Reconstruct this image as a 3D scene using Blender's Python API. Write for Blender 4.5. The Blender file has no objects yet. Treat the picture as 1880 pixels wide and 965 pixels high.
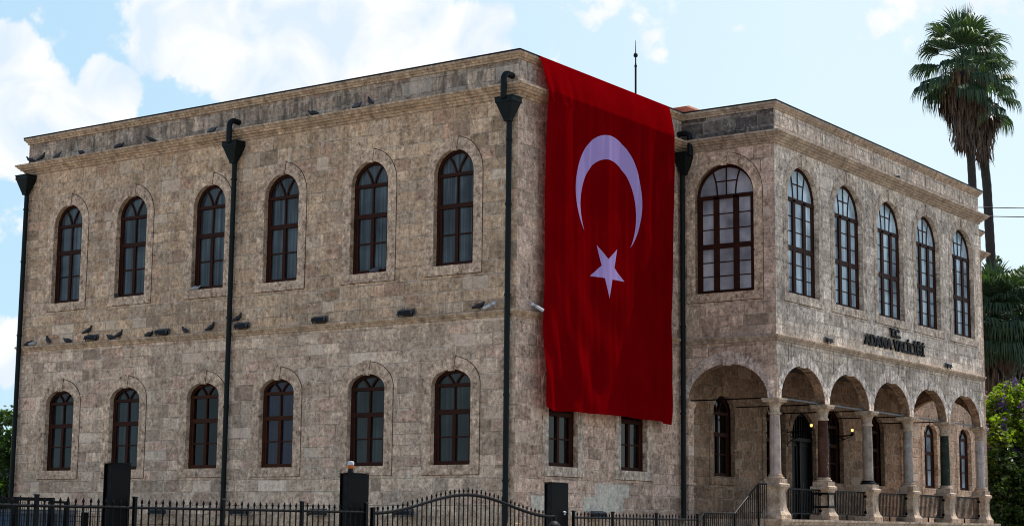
import bpy, bmesh, math, random
import numpy as np
from mathutils import Vector, Matrix
R = math.radians
random.seed(7)
rng = np.random.default_rng(7)
scene = bpy.context.scene
COL = scene.collection

# ------------------------------------------------------------------ camera
cam_data = bpy.data.cameras.new("camera")
cam = bpy.data.objects.new("camera", cam_data); COL.objects.link(cam)
cam_data.sensor_width = 36.0
cam_data.lens = 3209.9 / 1880.0 * 36.0
cam_data.clip_start = 0.5; cam_data.clip_end = 3000
yaw, pit, rol = 0.618332, 0.149682, 0.010499
fw = Vector((-math.sin(yaw) * math.cos(pit), math.cos(yaw) * math.cos(pit), math.sin(pit)))
rt = Vector((math.cos(yaw), math.sin(yaw), 0)); up = rt.cross(fw)
r2 = rt * math.cos(rol) + up * math.sin(rol); u2 = -rt * math.sin(rol) + up * math.cos(rol)
cam.matrix_world = Matrix(((r2.x, u2.x, -fw.x, 27.142), (r2.y, u2.y, -fw.y, -38.372), (r2.z, u2.z, -fw.z, 1.685), (0, 0, 0, 1)))
scene.camera = cam

# ------------------------------------------------------------------ light
SUN_DIR = Vector((0.05, 0.45, 0.89)).normalized()          # towards the sun
SUN_EL = math.asin(SUN_DIR.z); SUN_ROT = math.atan2(SUN_DIR.x, SUN_DIR.y)
world = bpy.data.worlds.new("World"); scene.world = world; world.use_nodes = True
wt = world.node_tree; wt.nodes.clear()
def wn(t, **k):
    n = wt.nodes.new(t)
    for a, b in k.items(): setattr(n, a, b)
    return n
sky = wn("ShaderNodeTexSky", sky_type='NISHITA', sun_disc=False, sun_elevation=SUN_EL, sun_rotation=SUN_ROT,
         air_density=1.0, dust_density=0.6, ozone_density=1.5)
wout = wn("ShaderNodeOutputWorld"); wbg = wn("ShaderNodeBackground"); wbg.inputs[1].default_value = 0.12
# cumulus clouds: noise threshold over the sky directions, raised where the big banks stand
tcw = wn("ShaderNodeTexCoord")
def wmath(op, a, b=None, c=None, clamp=False):
    n = wn("ShaderNodeMath", operation=op, use_clamp=clamp)
    for i, v in enumerate((a, b, c)):
        if v is None: continue
        if isinstance(v, (int, float)): n.inputs[i].default_value = v
        else: wt.links.new(v, n.inputs[i])
    return n.outputs[0]
def wvec(op, a, b):
    n = wn("ShaderNodeVectorMath", operation=op)
    for i, v in enumerate((a, b)):
        if isinstance(v, tuple): n.inputs[i].default_value = v
        else: wt.links.new(v, n.inputs[i])
    return n
wob = wn("ShaderNodeTexNoise"); wob.inputs['Scale'].default_value = 16; wob.inputs['Detail'].default_value = 7; wob.inputs['Roughness'].default_value = 0.62
wt.links.new(tcw.outputs['Generated'], wob.inputs['Vector'])
nz = wmath('SUBTRACT', wob.outputs['Fac'], 0.5)

BANKS = [(-0.7623, 0.5973, 0.2492, 0.0218, 1), (-0.7564, 0.6122, 0.2302, 0.0234, 1), (-0.7663, 0.6066, 0.2119, 0.028, 1), (-0.7321, 0.6391, 0.2356, 0.0193, 1), (-0.7372, 0.6386, 0.2207, 0.0218, 1), (-0.7052, 0.6545, 0.2725, 0.028, 0.9), (-0.6804, 0.6806, 0.2717, 0.0374, 1), (-0.6499, 0.7101, 0.2709, 0.0467, 1), (-0.6169, 0.7373, 0.2754, 0.0467, 1), (-0.5894, 0.7623, 0.2675, 0.0343, 1), (-0.6403, 0.728, 0.245, 0.028, 0.75), (-0.6712, 0.6982, 0.2492, 0.028, 0.7), (-0.5731, 0.7713, 0.2766, 0.0218, 0.8), (-0.5167, 0.806, 0.2888, 0.017, 0.40), (-0.4895, 0.8234, 0.2871, 0.016, 0.36), (-0.4891, 0.8286, 0.2724, 0.014, 0.36), (-0.3716, 0.8838, 0.2843, 0.022, 0.42), (-0.3282, 0.9008, 0.2845, 0.024, 0.42), (-0.7786, 0.6205, 0.0937, 0.0218, 0.6), (-0.747, 0.6097, 0.2652, 0.0156, 0.35), (-0.7754, 0.6096, 0.1647, 0.0187, 0.45)]
dens = None
for bx, by, bz, br, bs in BANKS:                     # soft round bank: strength * (1 - (d/r)^2)
    d = wvec('DISTANCE', tcw.outputs['Generated'], (bx, by, bz)).outputs['Value']
    q = wmath('MULTIPLY', d, 1.0 / (br * 1.25)); q = wmath('MULTIPLY', q, q)
    q = wmath('SUBTRACT', 1.0, q, clamp=True); q = wmath('MULTIPLY', q, bs)
    dens = q if dens is None else wmath('MAXIMUM', dens, q)
wob2 = wn("ShaderNodeTexNoise"); wob2.inputs['Scale'].default_value = 55; wob2.inputs['Detail'].default_value = 6; wob2.inputs['Roughness'].default_value = 0.6
wt.links.new(tcw.outputs['Generated'], wob2.inputs['Vector'])
nz2 = wmath('SUBTRACT', wob2.outputs['Fac'], 0.5)
vor = wn("ShaderNodeTexVoronoi", feature='SMOOTH_F1'); vor.inputs['Scale'].default_value = 62; vor.inputs['Smoothness'].default_value = .35
wt.links.new(tcw.outputs['Generated'], vor.inputs['Vector'])
dd = wmath('ADD', wmath('ADD', dens, wmath('MULTIPLY', nz, 1.15)), wmath('MULTIPLY', nz2, 1.0))
dd = wmath('ADD', dd, wmath('MULTIPLY', wmath('SUBTRACT', .45, vor.outputs['Distance']), .38))
mask = wn("ShaderNodeMapRange", interpolation_type='SMOOTHSTEP'); mask.inputs[1].default_value = 0.22; mask.inputs[2].default_value = 0.48
wt.links.new(dd, mask.inputs[0])
soft = wn("ShaderNodeMapRange"); soft.inputs[1].default_value = 0.36; soft.inputs[2].default_value = 0.58
soft.inputs[3].default_value = 0.0; soft.inputs[4].default_value = 1.0
shn = wn("ShaderNodeTexNoise"); shn.inputs['Scale'].default_value = 26; shn.inputs['Detail'].default_value = 5; shn.inputs['Distortion'].default_value = .6
wt.links.new(tcw.outputs['Generated'], shn.inputs['Vector'])
wt.links.new(wmath('MULTIPLY', shn.outputs['Fac'], 1.0), soft.inputs[0])
hue = wn("ShaderNodeMix", data_type='RGBA', blend_type='MULTIPLY'); hue.inputs[0].default_value = 1.0
wt.links.new(sky.outputs[0], hue.inputs[6]); hue.inputs[7].default_value = SKY_TINT = (1.0, 1.0, 1.0, 1)
cl = wn("ShaderNodeMix", data_type='RGBA')
cl.inputs[6].default_value = (3.75, 4.35, 4.95, 1); cl.inputs[7].default_value = (4.95, 5.05, 5.15, 1); wt.links.new(soft.outputs[0], cl.inputs[0])
mixc = wn("ShaderNodeMix", data_type='RGBA'); wt.links.new(mask.outputs[0], mixc.inputs[0])
hz = wn("ShaderNodeMix", data_type='RGBA'); 
sepw = wn("ShaderNodeSeparateXYZ"); wt.links.new(tcw.outputs['Generated'], sepw.inputs[0])
hfac = wn("ShaderNodeMapRange", interpolation_type='SMOOTHSTEP'); wt.links.new(sepw.outputs[2], hfac.inputs[0])
for i_, v_ in enumerate((.30, .55, .85, .0)): hfac.inputs[i_ + 1].default_value = v_
wt.links.new(hfac.outputs[0], hz.inputs[0])
sidef = wn("ShaderNodeMapRange"); wt.links.new(sepw.outputs[0], sidef.inputs[0])
for i_, v_ in enumerate((-.74, -.42, .0, 1.0)): sidef.inputs[i_ + 1].default_value = v_
hzc = wn("ShaderNodeMix", data_type='RGBA'); wt.links.new(sidef.outputs[0], hzc.inputs[0]); hzc.inputs[6].default_value = (2.60, 3.85, 4.70, 1); hzc.inputs[7].default_value = (3.95, 4.70, 4.98, 1)
wt.links.new(hzc.outputs[2], hz.inputs[7])
wt.links.new(hue.outputs[2], hz.inputs[6]); 
wt.links.new(hz.outputs[2], mixc.inputs[6]); wt.links.new(cl.outputs[2], mixc.inputs[7])
wt.links.new(mixc.outputs[2], wbg.inputs[0]); wt.links.new(wbg.outputs[0], wout.inputs[0])

sun_data = bpy.data.lights.new("sun", 'SUN'); sun_data.energy = 4.0; sun_data.angle = R(0.53); sun_data.color = (1.0, 0.95, 0.87)
sun = bpy.data.objects.new("sun", sun_data); COL.objects.link(sun)
sun.rotation_euler = SUN_DIR.to_track_quat('Z', 'Y').to_euler(); sun.location = (0, 0, 60)

scene.view_settings.view_transform = 'Standard'; scene.view_settings.look = 'None'
scene.view_settings.exposure = 0.75; scene.view_settings.gamma = 1.0; scene.view_settings.use_curve_mapping = False
scene.render.engine = 'CYCLES'
scene.cycles.max_bounces = 8; scene.cycles.diffuse_bounces = 4; scene.cycles.glossy_bounces = 3; scene.cycles.transmission_bounces = 4
scene.cycles.use_denoising = True
scene.cycles.pixel_filter_type = 'BLACKMAN_HARRIS'; scene.cycles.filter_width = 1.05

# ------------------------------------------------------------------ material helpers
class NT:
    def __init__(self, name):
        self.m = bpy.data.materials.new(name); self.m.use_nodes = True
        self.t = self.m.node_tree; self.t.nodes.clear()
        self.out = self.n("ShaderNodeOutputMaterial")
    def n(self, t, **k):
        n = self.t.nodes.new(t)
        for a, b in k.items(): setattr(n, a, b)
        return n
    def put(self, sock, v):
        if v is None: return
        if isinstance(v, bpy.types.NodeSocket): self.t.links.new(v, sock)
        else: sock.default_value = v
    def math(self, op, a, b=None, c=None, clamp=False):
        n = self.n("ShaderNodeMath", operation=op, use_clamp=clamp)
        for i, v in enumerate((a, b, c)): self.put(n.inputs[i], v)
        return n.outputs[0]
    def mix(self, f, a, b, mode='MIX'):
        n = self.n("ShaderNodeMix", data_type='RGBA', blend_type=mode)
        self.put(n.inputs[0], f); self.put(n.inputs[6], a); self.put(n.inputs[7], b)
        return n.outputs[2]
    def noise(self, vec, scale, detail=4, rough=.55, dist=0.0):
        n = self.n("ShaderNodeTexNoise"); self.put(n.inputs['Vector'], vec)
        n.inputs['Scale'].default_value = scale; n.inputs['Detail'].default_value = detail
        n.inputs['Roughness'].default_value = rough; n.inputs['Distortion'].default_value = dist
        return n.outputs['Fac']
    def rng(self, v, a, b, c=0.0, d=1.0, smooth=False):
        n = self.n("ShaderNodeMapRange", interpolation_type='SMOOTHSTEP' if smooth else 'LINEAR')
        self.put(n.inputs[0], v)
        for i, x in enumerate((a, b, c, d)): self.put(n.inputs[i + 1], x)
        return n.outputs[0]
    def ramp(self, f, stops, const=False):
        n = self.n("ShaderNodeValToRGB"); e = n.color_ramp.elements
        if const: n.color_ramp.interpolation = 'CONSTANT'
        while len(e) < len(stops): e.new(0.5)
        for el, (p, c) in zip(e, stops): el.position = p; el.color = (*c, 1)
        self.put(n.inputs[0], f); return n.outputs[0]
    def vec(self, x, y, z):
        n = self.n("ShaderNodeCombineXYZ")
        for i, v in enumerate((x, y, z)): self.put(n.inputs[i], v)
        return n.outputs[0]
    def principled(self, **k):
        p = self.n("ShaderNodeBsdfPrincipled")
        for a, b in k.items(): self.put(p.inputs[a.replace('_', ' ')], b)
        return p
    def bump(self, h, strength, dist):
        n = self.n("ShaderNodeBump"); self.put(n.inputs['Height'], h)
        n.inputs['Strength'].default_value = strength; n.inputs['Distance'].default_value = dist
        return n.outputs[0]
    def done(self, sh):
        self.t.links.new(sh.outputs[0] if not isinstance(sh, bpy.types.NodeSocket) else sh, self.out.inputs[0]); return self.m

def C4(r, g, b): return (r, g, b, 1.0)

def stone(name, tones, blocks=True, grime=0.3, streak=0.0, rowh=0.36, bw=0.62, joint=(.40, .34, .27), seed=0.0, gain=1.0, pit=1.0, gthr=.52, sat=.68):
    N = NT(name)
    tc = N.n("ShaderNodeTexCoord"); ob = tc.outputs['Object']
    sp = N.n("ShaderNodeSeparateXYZ"); N.put(sp.inputs[0], ob)
    ge = N.n("ShaderNodeNewGeometry"); sn = N.n("ShaderNodeSeparateXYZ"); N.put(sn.inputs[0], ge.outputs['Normal'])
    side = N.math('GREATER_THAN', N.math('ABSOLUTE', sn.outputs[0]), 0.6)
    s = N.math('ADD', N.math('MULTIPLY', sp.outputs[1], side), N.math('MULTIPLY', sp.outputs[0], N.math('SUBTRACT', 1.0, side)))
    z = sp.outputs[2]
    wobble = N.noise(ob, 2.2, 3)
    z2 = N.math('ADD', z, N.math('MULTIPLY', N.math('SUBTRACT', wobble, .5), .05))
    z2 = N.math('ADD', z2, N.math('MULTIPLY', N.math('SINE', N.math('MULTIPLY', z, 1.7)), .12))
    row = N.math('DIVIDE', z2, rowh); r = N.math('FLOOR', row); fr = N.math('FRACT', row)
    wr = N.n("ShaderNodeTexWhiteNoise", noise_dimensions='2D'); N.put(wr.inputs['Vector'], N.vec(r, side, 0.0)); 
    sv = N.noise(N.vec(s, N.math('MULTIPLY', r, 3.7), seed), 0.9, 1)
    s2 = N.math('ADD', N.math('ADD', s, N.math('MULTIPLY', sv, 1.5)), N.math('MULTIPLY', wr.outputs['Value'], 9.0))
    s2 = N.math('ADD', s2, N.math('MULTIPLY', wobble, .03))
    cell = N.math('DIVIDE', s2, bw); c = N.math('FLOOR', cell); fc = N.math('FRACT', cell)
    wc = N.n("ShaderNodeTexWhiteNoise", noise_dimensions='3D'); N.put(wc.inputs['Vector'], N.vec(c, r, N.math('ADD', side, seed)))
    wcs = N.n("ShaderNodeSeparateColor"); N.put(wcs.inputs[0], wc.outputs['Color'])
    nb = len(tones)
    big = N.noise(ob, .35, 4, .6)
    fine = N.noise(ob, 9, 9, .78)
    mid = N.noise(ob, 2.1, 6, .65)
    blot = N.noise(ob, 4.2, 7, .70)
    spk = N.noise(ob, 30, 3, .6)
    if blocks:
        base = N.ramp(wc.outputs['Value'], [(i / nb, t) for i, t in enumerate(tones)], const=True)
        base = N.mix(.38, base, C4(*tones[0]))
        base = N.mix(1.0, base, N.ramp(wcs.outputs[1], [(0, (.82,) * 3), (1, (1.15,) * 3)]), 'MULTIPLY')
    else:
        base = N.ramp(mid, [(.25, tones[0]), (.5, tones[1]), (.75, tones[-1])])
    base = N.mix(1.0, base, N.ramp(big, [(.25, (.80, .79, .78)), (.5, (1.0, .98, .96)), (.75, (1.13, 1.10, 1.05))]), 'MULTIPLY')
    base = N.mix(.9 * pit, base, N.ramp(blot, [(.35, (.52, .48, .45)), (.44, (.89, .87, .86)), (.52, (1.01, 1.0, 1.0)), (.59, (1.10, 1.10, 1.09)), (.66, (1.42, 1.42, 1.40))]), 'MULTIPLY')
    base = N.mix(.95 * pit, base, N.ramp(fine, [(.36, (.36, .33, .30)), (.44, (.83, .81, .80)), (.52, (1.03, 1.02, 1.02)), (.59, (1.18, 1.17, 1.16)), (.66, (1.66, 1.64, 1.60))]), 'MULTIPLY')
    base = N.mix(.6 * pit, base, N.ramp(spk, [(.30, (.55,) * 3), (.45, (1,) * 3), (.66, (1.02,) * 3), (.74, (1.5,) * 3)]), 'MULTIPLY')
    # black lichen and run-off grime
    gv = N.noise(N.vec(N.math('MULTIPLY', s, 2.6), seed + 3.0, N.math('MULTIPLY', z, .9)), 1.0, 7, .68)
    gm = N.math('MULTIPLY', N.rng(gv, gthr, gthr + .18, 0, 1, True), N.rng(fine, .30, .60, .35, 1))
    base = N.mix(N.math('MULTIPLY', gm, grime), base, C4(.055, .050, .046))
    if streak:
        stv = N.noise(N.vec(N.math('MULTIPLY', s, 7.5), seed + 9.0, N.math('MULTIPLY', z, .45)), 1.0, 6, .7)
        base = N.mix(N.math('MULTIPLY', N.rng(stv, .48, .64, 0, 1, True), streak), base, C4(.085, .072, .060))
        base = N.mix(N.math('MULTIPLY', N.rng(stv, .44, .30, 0, 1, True), streak * .55), base, C4(.50, .49, .46))
    rs = N.noise(N.vec(s, seed + 21.0, N.math('MULTIPLY', z, 1.3)), 1.35, 6, .66)
    base = N.mix(N.math('MULTIPLY', N.rng(rs, .645, .70, 0, 1, True), .65), base, C4(.25, .125, .07))
    ck = N.noise(N.vec(N.math('MULTIPLY', s, 1.6), seed + 33.0, z), 2.4, 7, .72)
    base = N.mix(N.math('MULTIPLY', N.rng(ck, .60, .68, 0, 1, True), .55), base, C4(.43, .41, .38))
    h = N.math('ADD', N.math('MULTIPLY', fine, .7), N.math('MULTIPLY', mid, .5))
    if blocks:
        dj = N.math('MINIMUM', N.math('MULTIPLY', N.math('MINIMUM', fc, N.math('SUBTRACT', 1.0, fc)), bw),
                    N.math('MULTIPLY', N.math('MINIMUM', fr, N.math('SUBTRACT', 1.0, fr)), rowh))
        jm = N.rng(dj, .006, .020, 1, 0, True)
        keep = N.rng(N.noise(ob, 1.3, 3), .42, .60, .10, .65)
        # broken arrises: each block is worn paler along its edges, a few blocks are soot dark or newly pale
        em = N.math('MULTIPLY', N.rng(dj, .015, .060, 1, 0, True), N.rng(N.noise(ob, 3.1, 5, .7), .48, .60, 0, .55))
        base = N.mix(em, base, C4(.44, .395, .34))
        base = N.mix(N.rng(wcs.outputs[2], .93, .94, 0, .35), base, C4(.13, .105, .085))
        base = N.mix(N.rng(wcs.outputs[2], .06, .05, 0, .35), base, C4(.44, .40, .355))
        base = N.mix(N.math('MULTIPLY', jm, keep), base, C4(*joint))
        dark = N.math('MULTIPLY', jm, N.rng(N.noise(ob, 1.7, 3), .52, .66, 0, .55))
        base = N.mix(dark, base, C4(.09, .075, .06))
        h = N.math('SUBTRACT', h, N.math('MULTIPLY', jm, .55))
    base = N.mix(1.0, base, C4(1.40, 1.255, 1.135), 'MULTIPLY')
    gm_ = N.n("ShaderNodeGamma"); N.put(gm_.inputs[0], base); gm_.inputs[1].default_value = 1.32
    hs = N.n("ShaderNodeHueSaturation"); hs.inputs['Saturation'].default_value = sat; N.put(hs.inputs['Color'], gm_.outputs[0])
    base = N.mix(1.0, hs.outputs[0], C4(1.40 * gain, 1.40 * gain, 1.38 * gain), 'MULTIPLY')
    p = N.principled(Base_Color=base, Roughness=.9, Specular_IOR_Level=.2, Normal=N.bump(h, 1.0, .055))
    return N.done(p)

def plain(name, col, rough=.5, metal=0.0, spec=.5, var=.18, scale=6.0, bump=0.0):
    N = NT(name); tc = N.n("ShaderNodeTexCoord")
    f = N.noise(tc.outputs['Object'], scale, 5, .6)
    b = N.mix(1.0, C4(*col), N.ramp(f, [(.3, (1 - var,) * 3), (.7, (1 + var,) * 3)]), 'MULTIPLY')
    rr = N.rng(f, .3, .7, rough * .85, min(1, rough * 1.15))
    k = dict(Base_Color=b, Roughness=rr, Metallic=metal, Specular_IOR_Level=spec)
    if bump: k['Normal'] = N.bump(f, .5, bump)
    return N.done(N.principled(**k))

def glass(name, col, cur=(1, 1, 1), rough=.04, fold=10.0, amount=.35, spec=.26):
    """window pane: dull curtain, dark room or painted sky reflection as base colour, sky on the polished front"""
    N = NT(name); tc = N.n("ShaderNodeTexCoord"); ob = tc.outputs['Object']
    sp = N.n("ShaderNodeSeparateXYZ"); N.put(sp.inputs[0], ob)
    f = N.noise(N.vec(N.math('MULTIPLY', sp.outputs[0], fold), N.math('MULTIPLY', sp.outputs[1], fold), N.math('MULTIPLY', sp.outputs[2], .25)), 1.0, 3)
    b = N.mix(N.math('MULTIPLY', N.rng(f, .38, .66), amount), C4(*col), C4(*cur))
    w = N.noise(ob, 1.4, 2)
    pv = N.noise(ob, .75, 3, .6); b = N.mix(1.0, b, N.ramp(pv, [(.32, (.35, .35, .36)), (.5, (.95, .95, .95)), (.66, (1.6, 1.6, 1.55))]), 'MULTIPLY')
    p = N.principled(Base_Color=b, Roughness=rough, Specular_IOR_Level=spec, IOR=1.5, Normal=N.bump(w, .12, .04))
    return N.done(p)

def leaf(name, dark, light, trans=.35, rough=.5):
    N = NT(name); ge = N.n("ShaderNodeNewGeometry")
    c = N.ramp(ge.outputs['Random Per Island'], [(0, dark), (.6, tuple((a + b) / 2 for a, b in zip(dark, light))), (1, light)])
    d = N.principled(Base_Color=c, Roughness=rough, Specular_IOR_Level=.35)
    t = N.n("ShaderNodeBsdfTranslucent"); N.put(t.inputs[0], N.mix(1.0, c, C4(1.5, 1.6, .5), 'MULTIPLY'))
    m = N.n("ShaderNodeMixShader"); m.inputs[0].default_value = trans
    N.t.links.new(d.outputs[0], m.inputs[1]); N.t.links.new(t.outputs[0], m.inputs[2])
    return N.done(m)

TAN = [(.330, .262, .188), (.350, .285, .210), (.305, .240, .172), (.370, .305, .230), (.280, .218, .155), (.335, .270, .200), (.320, .222, .165), (.350, .270, .180), (.310, .270, .222)]
LOW = [(.315, .262, .208), (.335, .285, .232), (.290, .240, .190), (.355, .305, .252), (.270, .220, .175), (.320, .272, .222), (.320, .232, .188), (.300, .265, .225)]
GREY = [(.385, .36, .315), (.41, .38, .335), (.36, .335, .29), (.44, .41, .365), (.34, .31, .265), (.40, .37, .33), (.375, .325, .275)]
PINK = [(.285, .232, .195), (.31, .255, .215), (.26, .21, .175), (.30, .25, .215), (.235, .19, .16), (.295, .25, .22)]
M = dict(
    stone_tan=stone("tan ashlar", TAN, grime=.30, streak=.22, gain=1.32, sat=.84),
    stone_low=stone("greyish ashlar", LOW, grime=.30, streak=.20, seed=30, gain=1.54, sat=.82),
    stone_side=stone("pinkish ashlar", PINK, grime=.25, streak=.2, seed=5, gain=1.62, sat=.84),
    stone_grey=stone("grey ashlar", GREY, grime=.22, streak=.30, seed=2, gain=1.32, sat=.72),
    stone_streak=stone("streaked ashlar", GREY, grime=.30, streak=.75, seed=4, gain=1.12, sat=.76),
    stone_parapet=stone("weathered parapet stone", TAN, grime=.85, streak=.4, rowh=.42, bw=.95, seed=7, gthr=.43, gain=1.18),
    stone_parapet_grey=stone("pale parapet stone", GREY, grime=.35, streak=.55, rowh=.42, bw=.95, seed=8, gain=1.15, sat=.72),
    stone_parapet_black=stone("blackened parapet stone", [(.13, .12, .115), (.17, .155, .145), (.11, .10, .10), (.19, .17, .155)], grime=.5, streak=.2, rowh=.42, bw=.95, seed=9),
    trim=stone("dressed trim stone", [(.27, .215, .155), (.32, .26, .19), (.37, .305, .23)], blocks=False, grime=.42, streak=.25, seed=11, gain=1.22, sat=.82, pit=.7),
    trim_grey=stone("grey dressed stone", [(.25, .21, .17), (.31, .27, .22), (.38, .335, .28)], blocks=False, grime=.30, streak=.35, seed=12, gain=1.10, sat=.80, pit=.6),
    surround=stone("window surround stone", [(.29, .23, .168), (.325, .26, .195), (.355, .29, .22)], blocks=False, grime=.22, streak=.12, seed=13, gain=1.38, sat=.78),
    surround_grey=stone("grey window surround stone", [(.31, .27, .22), (.35, .31, .255), (.385, .345, .29)], blocks=False, grime=.22, streak=.25, seed=14, gain=1.18, sat=.72),
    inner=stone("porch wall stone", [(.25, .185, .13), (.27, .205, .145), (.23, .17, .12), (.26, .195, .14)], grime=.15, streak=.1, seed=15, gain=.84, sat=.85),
    wing=stone("far wing stone", [(.36, .275, .20), (.38, .30, .22), (.33, .25, .18), (.37, .285, .21)], grime=.12, streak=.1, seed=17, sat=.8),
    patch=stone("new replacement stone", [(.42, .43, .37), (.47, .47, .42), (.44, .44, .40)], blocks=False, grime=.06, seed=16, pit=.6, gain=.85),
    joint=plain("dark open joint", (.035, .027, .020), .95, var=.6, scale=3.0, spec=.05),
    wood=plain("dark red window wood", (.034, .0092, .0045), .6, var=.35, scale=4, spec=.12),
    wood_warm=plain("brown window wood", (.050, .014, .0045), .6, var=.3, scale=4, spec=.12),
    pipe=plain("dark painted pipe", (.0042, .0078, .0085), .5, var=.4, scale=3, spec=.16),
    iron=plain("black iron", (.0022, .0022, .0026), .45, var=.3, scale=5, spec=.12),
    sheet=plain("black sheet metal", (.0024, .0027, .0032), .55, var=.3, scale=1.5, spec=.10),
    inside=plain("unlit inner sheet", (.004, .004, .005), .8),
    steel_rod=plain("painted tie rod", (.045, .055, .065), .4),
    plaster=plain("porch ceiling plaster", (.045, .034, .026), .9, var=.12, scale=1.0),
    glass_sky=glass("curtained upper pane", (.016, .023, .030), (.105, .125, .140), amount=.75),
    glass_low=glass("dull lower pane", (.008, .012, .013), (.040, .052, .050), amount=.6),
    glass_dark=glass("pane of a dark room", (.002, .002, .003), (.004, .004, .006), amount=.3, spec=.25),
    glass_violet=glass("pane with violet curtain", (.008, .006, .020), (.03, .035, .07), amount=.35, spec=.3),
    glass_frost=glass("pane over pale blind", (.30, .29, .32), (.42, .41, .43), rough=.12, fold=3, amount=.5),
    glass_blue=glass("pane with painted sky reflection", (.27, .36, .42), (.52, .62, .66), rough=.05, spec=.5, fold=5, amount=.5),  # bright sky reflection put into the pale blue base colour
    roof_tile=plain("red clay tile", (.34, .10, .045), .85, var=.35, scale=5),
    concrete=plain("roof concrete", (.30, .28, .26), .9),
    ground=plain("worn paving", (.17, .15, .125), .9, var=.15, scale=.6),
    asphalt=plain("asphalt", (.055, .055, .056), .9, var=.2, scale=2.0),
    kerb=plain("kerb stone", (.36, .34, .31), .85),
    white_plastic=plain("white camera housing", (.50, .52, .55), .4, var=.05),
    lens=plain("dark lens", (.01, .01, .012), .1),
    lamp_grey=plain("grey floodlight housing", (.050, .062, .074), .45, var=.15),
    lamp_dark=plain("dark floodlight underside", (.004, .0045, .006), .6, spec=.2),
    orange=plain("orange beacon", (.60, .13, .015), .3, var=.05),
    pigeon=plain("slate pigeon feathers", (.010, .011, .014), .6, var=.5, scale=12),
    pigeon_grey=plain("grey pigeon feathers", (.06, .065, .08), .6, var=.5, scale=12),
    pigeon_white=plain("white pigeon feathers", (.36, .36, .36), .6, var=.4, scale=12),
    bark=plain("dark palm bark", (.026, .023, .021), .95, var=.45, scale=5, bump=.06),
    bark_tree=plain("tree bark", (.09, .07, .05), .95, var=.4, scale=6, bump=.05),
    barrier_blue=plain("blue barrier sheet", (.03, .075, .13), .35, var=.25, scale=1.2),
    barrier_grey=plain("grey barrier sheet", (.045, .055, .07), .5, var=.25, scale=1.2),
    barrier_pale=plain("pale barrier sheet", (.14, .145, .165), .5, var=.2, scale=1.2),
    letters=plain("black sign letters", (.003, .0035, .004), .6, spec=.15),
    skin=plain("skin", (.42, .26, .19), .6, var=.06), hair=plain("dark hair", (.004, .003, .003), .6, var=.5, scale=40, spec=.15),
    cloth=plain("dark blue cloth", (.03, .035, .06), .85), shoe=plain("black shoe", (.01, .01, .01), .5),
    marble_pale=stone("pale marble shaft", [(.36, .36, .38), (.42, .41, .42), (.48, .47, .46)], blocks=False, grime=.10, streak=.2, seed=20, pit=.35, gain=.8, sat=1.2),
    marble_brown=stone("dark red marble shaft", [(.060, .036, .030), (.085, .052, .043), (.12, .08, .068)], blocks=False, grime=.1, seed=21, pit=.35, sat=1.0),
    marble_beige=stone("beige marble shaft", [(.27, .23, .20), (.33, .29, .25), (.38, .34, .30)], blocks=False, grime=.10, streak=.2, seed=22, pit=.35, gain=.8),
    marble_grey=stone("grey marble shaft", [(.20, .19, .18), (.26, .25, .24), (.32, .31, .30)], blocks=False, grime=.10, streak=.2, seed=23, pit=.35, gain=.9),
    marble_green=stone("green marble shaft", [(.022, .036, .030), (.034, .052, .044), (.055, .075, .065)], blocks=False, grime=.05, seed=24, pit=.35, sat=1.0),
    marble_blue=stone("bluish marble shaft", [(.30, .33, .38), (.38, .40, .44), (.46, .47, .50)], blocks=False, grime=.08, streak=.3, seed=25, pit=.35, gain=.85, sat=1.2),
    leaf_palm=leaf("palm frond", (.016, .040, .022), (.055, .095, .040), .25),
    leaf_dead=leaf("dead palm frond", (.040, .024, .018), (.16, .10, .065), .15),
    leaf_dark=leaf("dark leaves", (.012, .030, .010), (.045, .080, .022), .3),
    leaf_mid=leaf("mid green leaves", (.022, .055, .012), (.075, .13, .030), .35),
    leaf_lime=leaf("lime leaves", (.06, .13, .010), (.26, .32, .030), .5),
    leaf_gloss=leaf("glossy dark leaves", (.010, .026, .007), (.065, .105, .018), .3, .35),
    blossom=leaf("violet blossom", (.10, .045, .28), (.22, .12, .52), .3),
)
def random_blocks(name, lo, hi):
    m = stone(name, [lo, tuple((a + b) / 2 for a, b in zip(lo, hi)), hi], blocks=False, grime=.28, streak=.45, seed=40)
    t = m.node_tree; p = [n for n in t.nodes if n.type == 'BSDF_PRINCIPLED'][0]; src = p.inputs['Base Color'].links[0].from_socket
    ge = t.nodes.new("ShaderNodeNewGeometry"); rp = t.nodes.new("ShaderNodeValToRGB"); rp.color_ramp.elements[0].color = (.80, .78, .76, 1); rp.color_ramp.elements[1].color = (1.22, 1.22, 1.22, 1)
    mx = t.nodes.new("ShaderNodeMix"); mx.data_type = 'RGBA'; mx.blend_type = 'MULTIPLY'; mx.inputs[0].default_value = 1
    t.links.new(ge.outputs['Random Per Island'], rp.inputs[0]); t.links.new(src, mx.inputs[6]); t.links.new(rp.outputs[0], mx.inputs[7]); t.links.new(mx.outputs[2], p.inputs['Base Color'])
    return m
M['arch'] = random_blocks("pale arch stone", (.46, .43, .39), (.56, .53, .49))
M['arch_side'] = random_blocks("pinkish arch stone", (.42, .365, .33), (.48, .43, .40))
def lit(name, col, power):
    N = NT(name); e = N.n("ShaderNodeEmission"); e.inputs[0].default_value = C4(*col); e.inputs[1].default_value = power
    return N.done(e)
M['bulb'] = lit("lit bulb", (1.0, .47, .13), 1.5)

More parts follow.
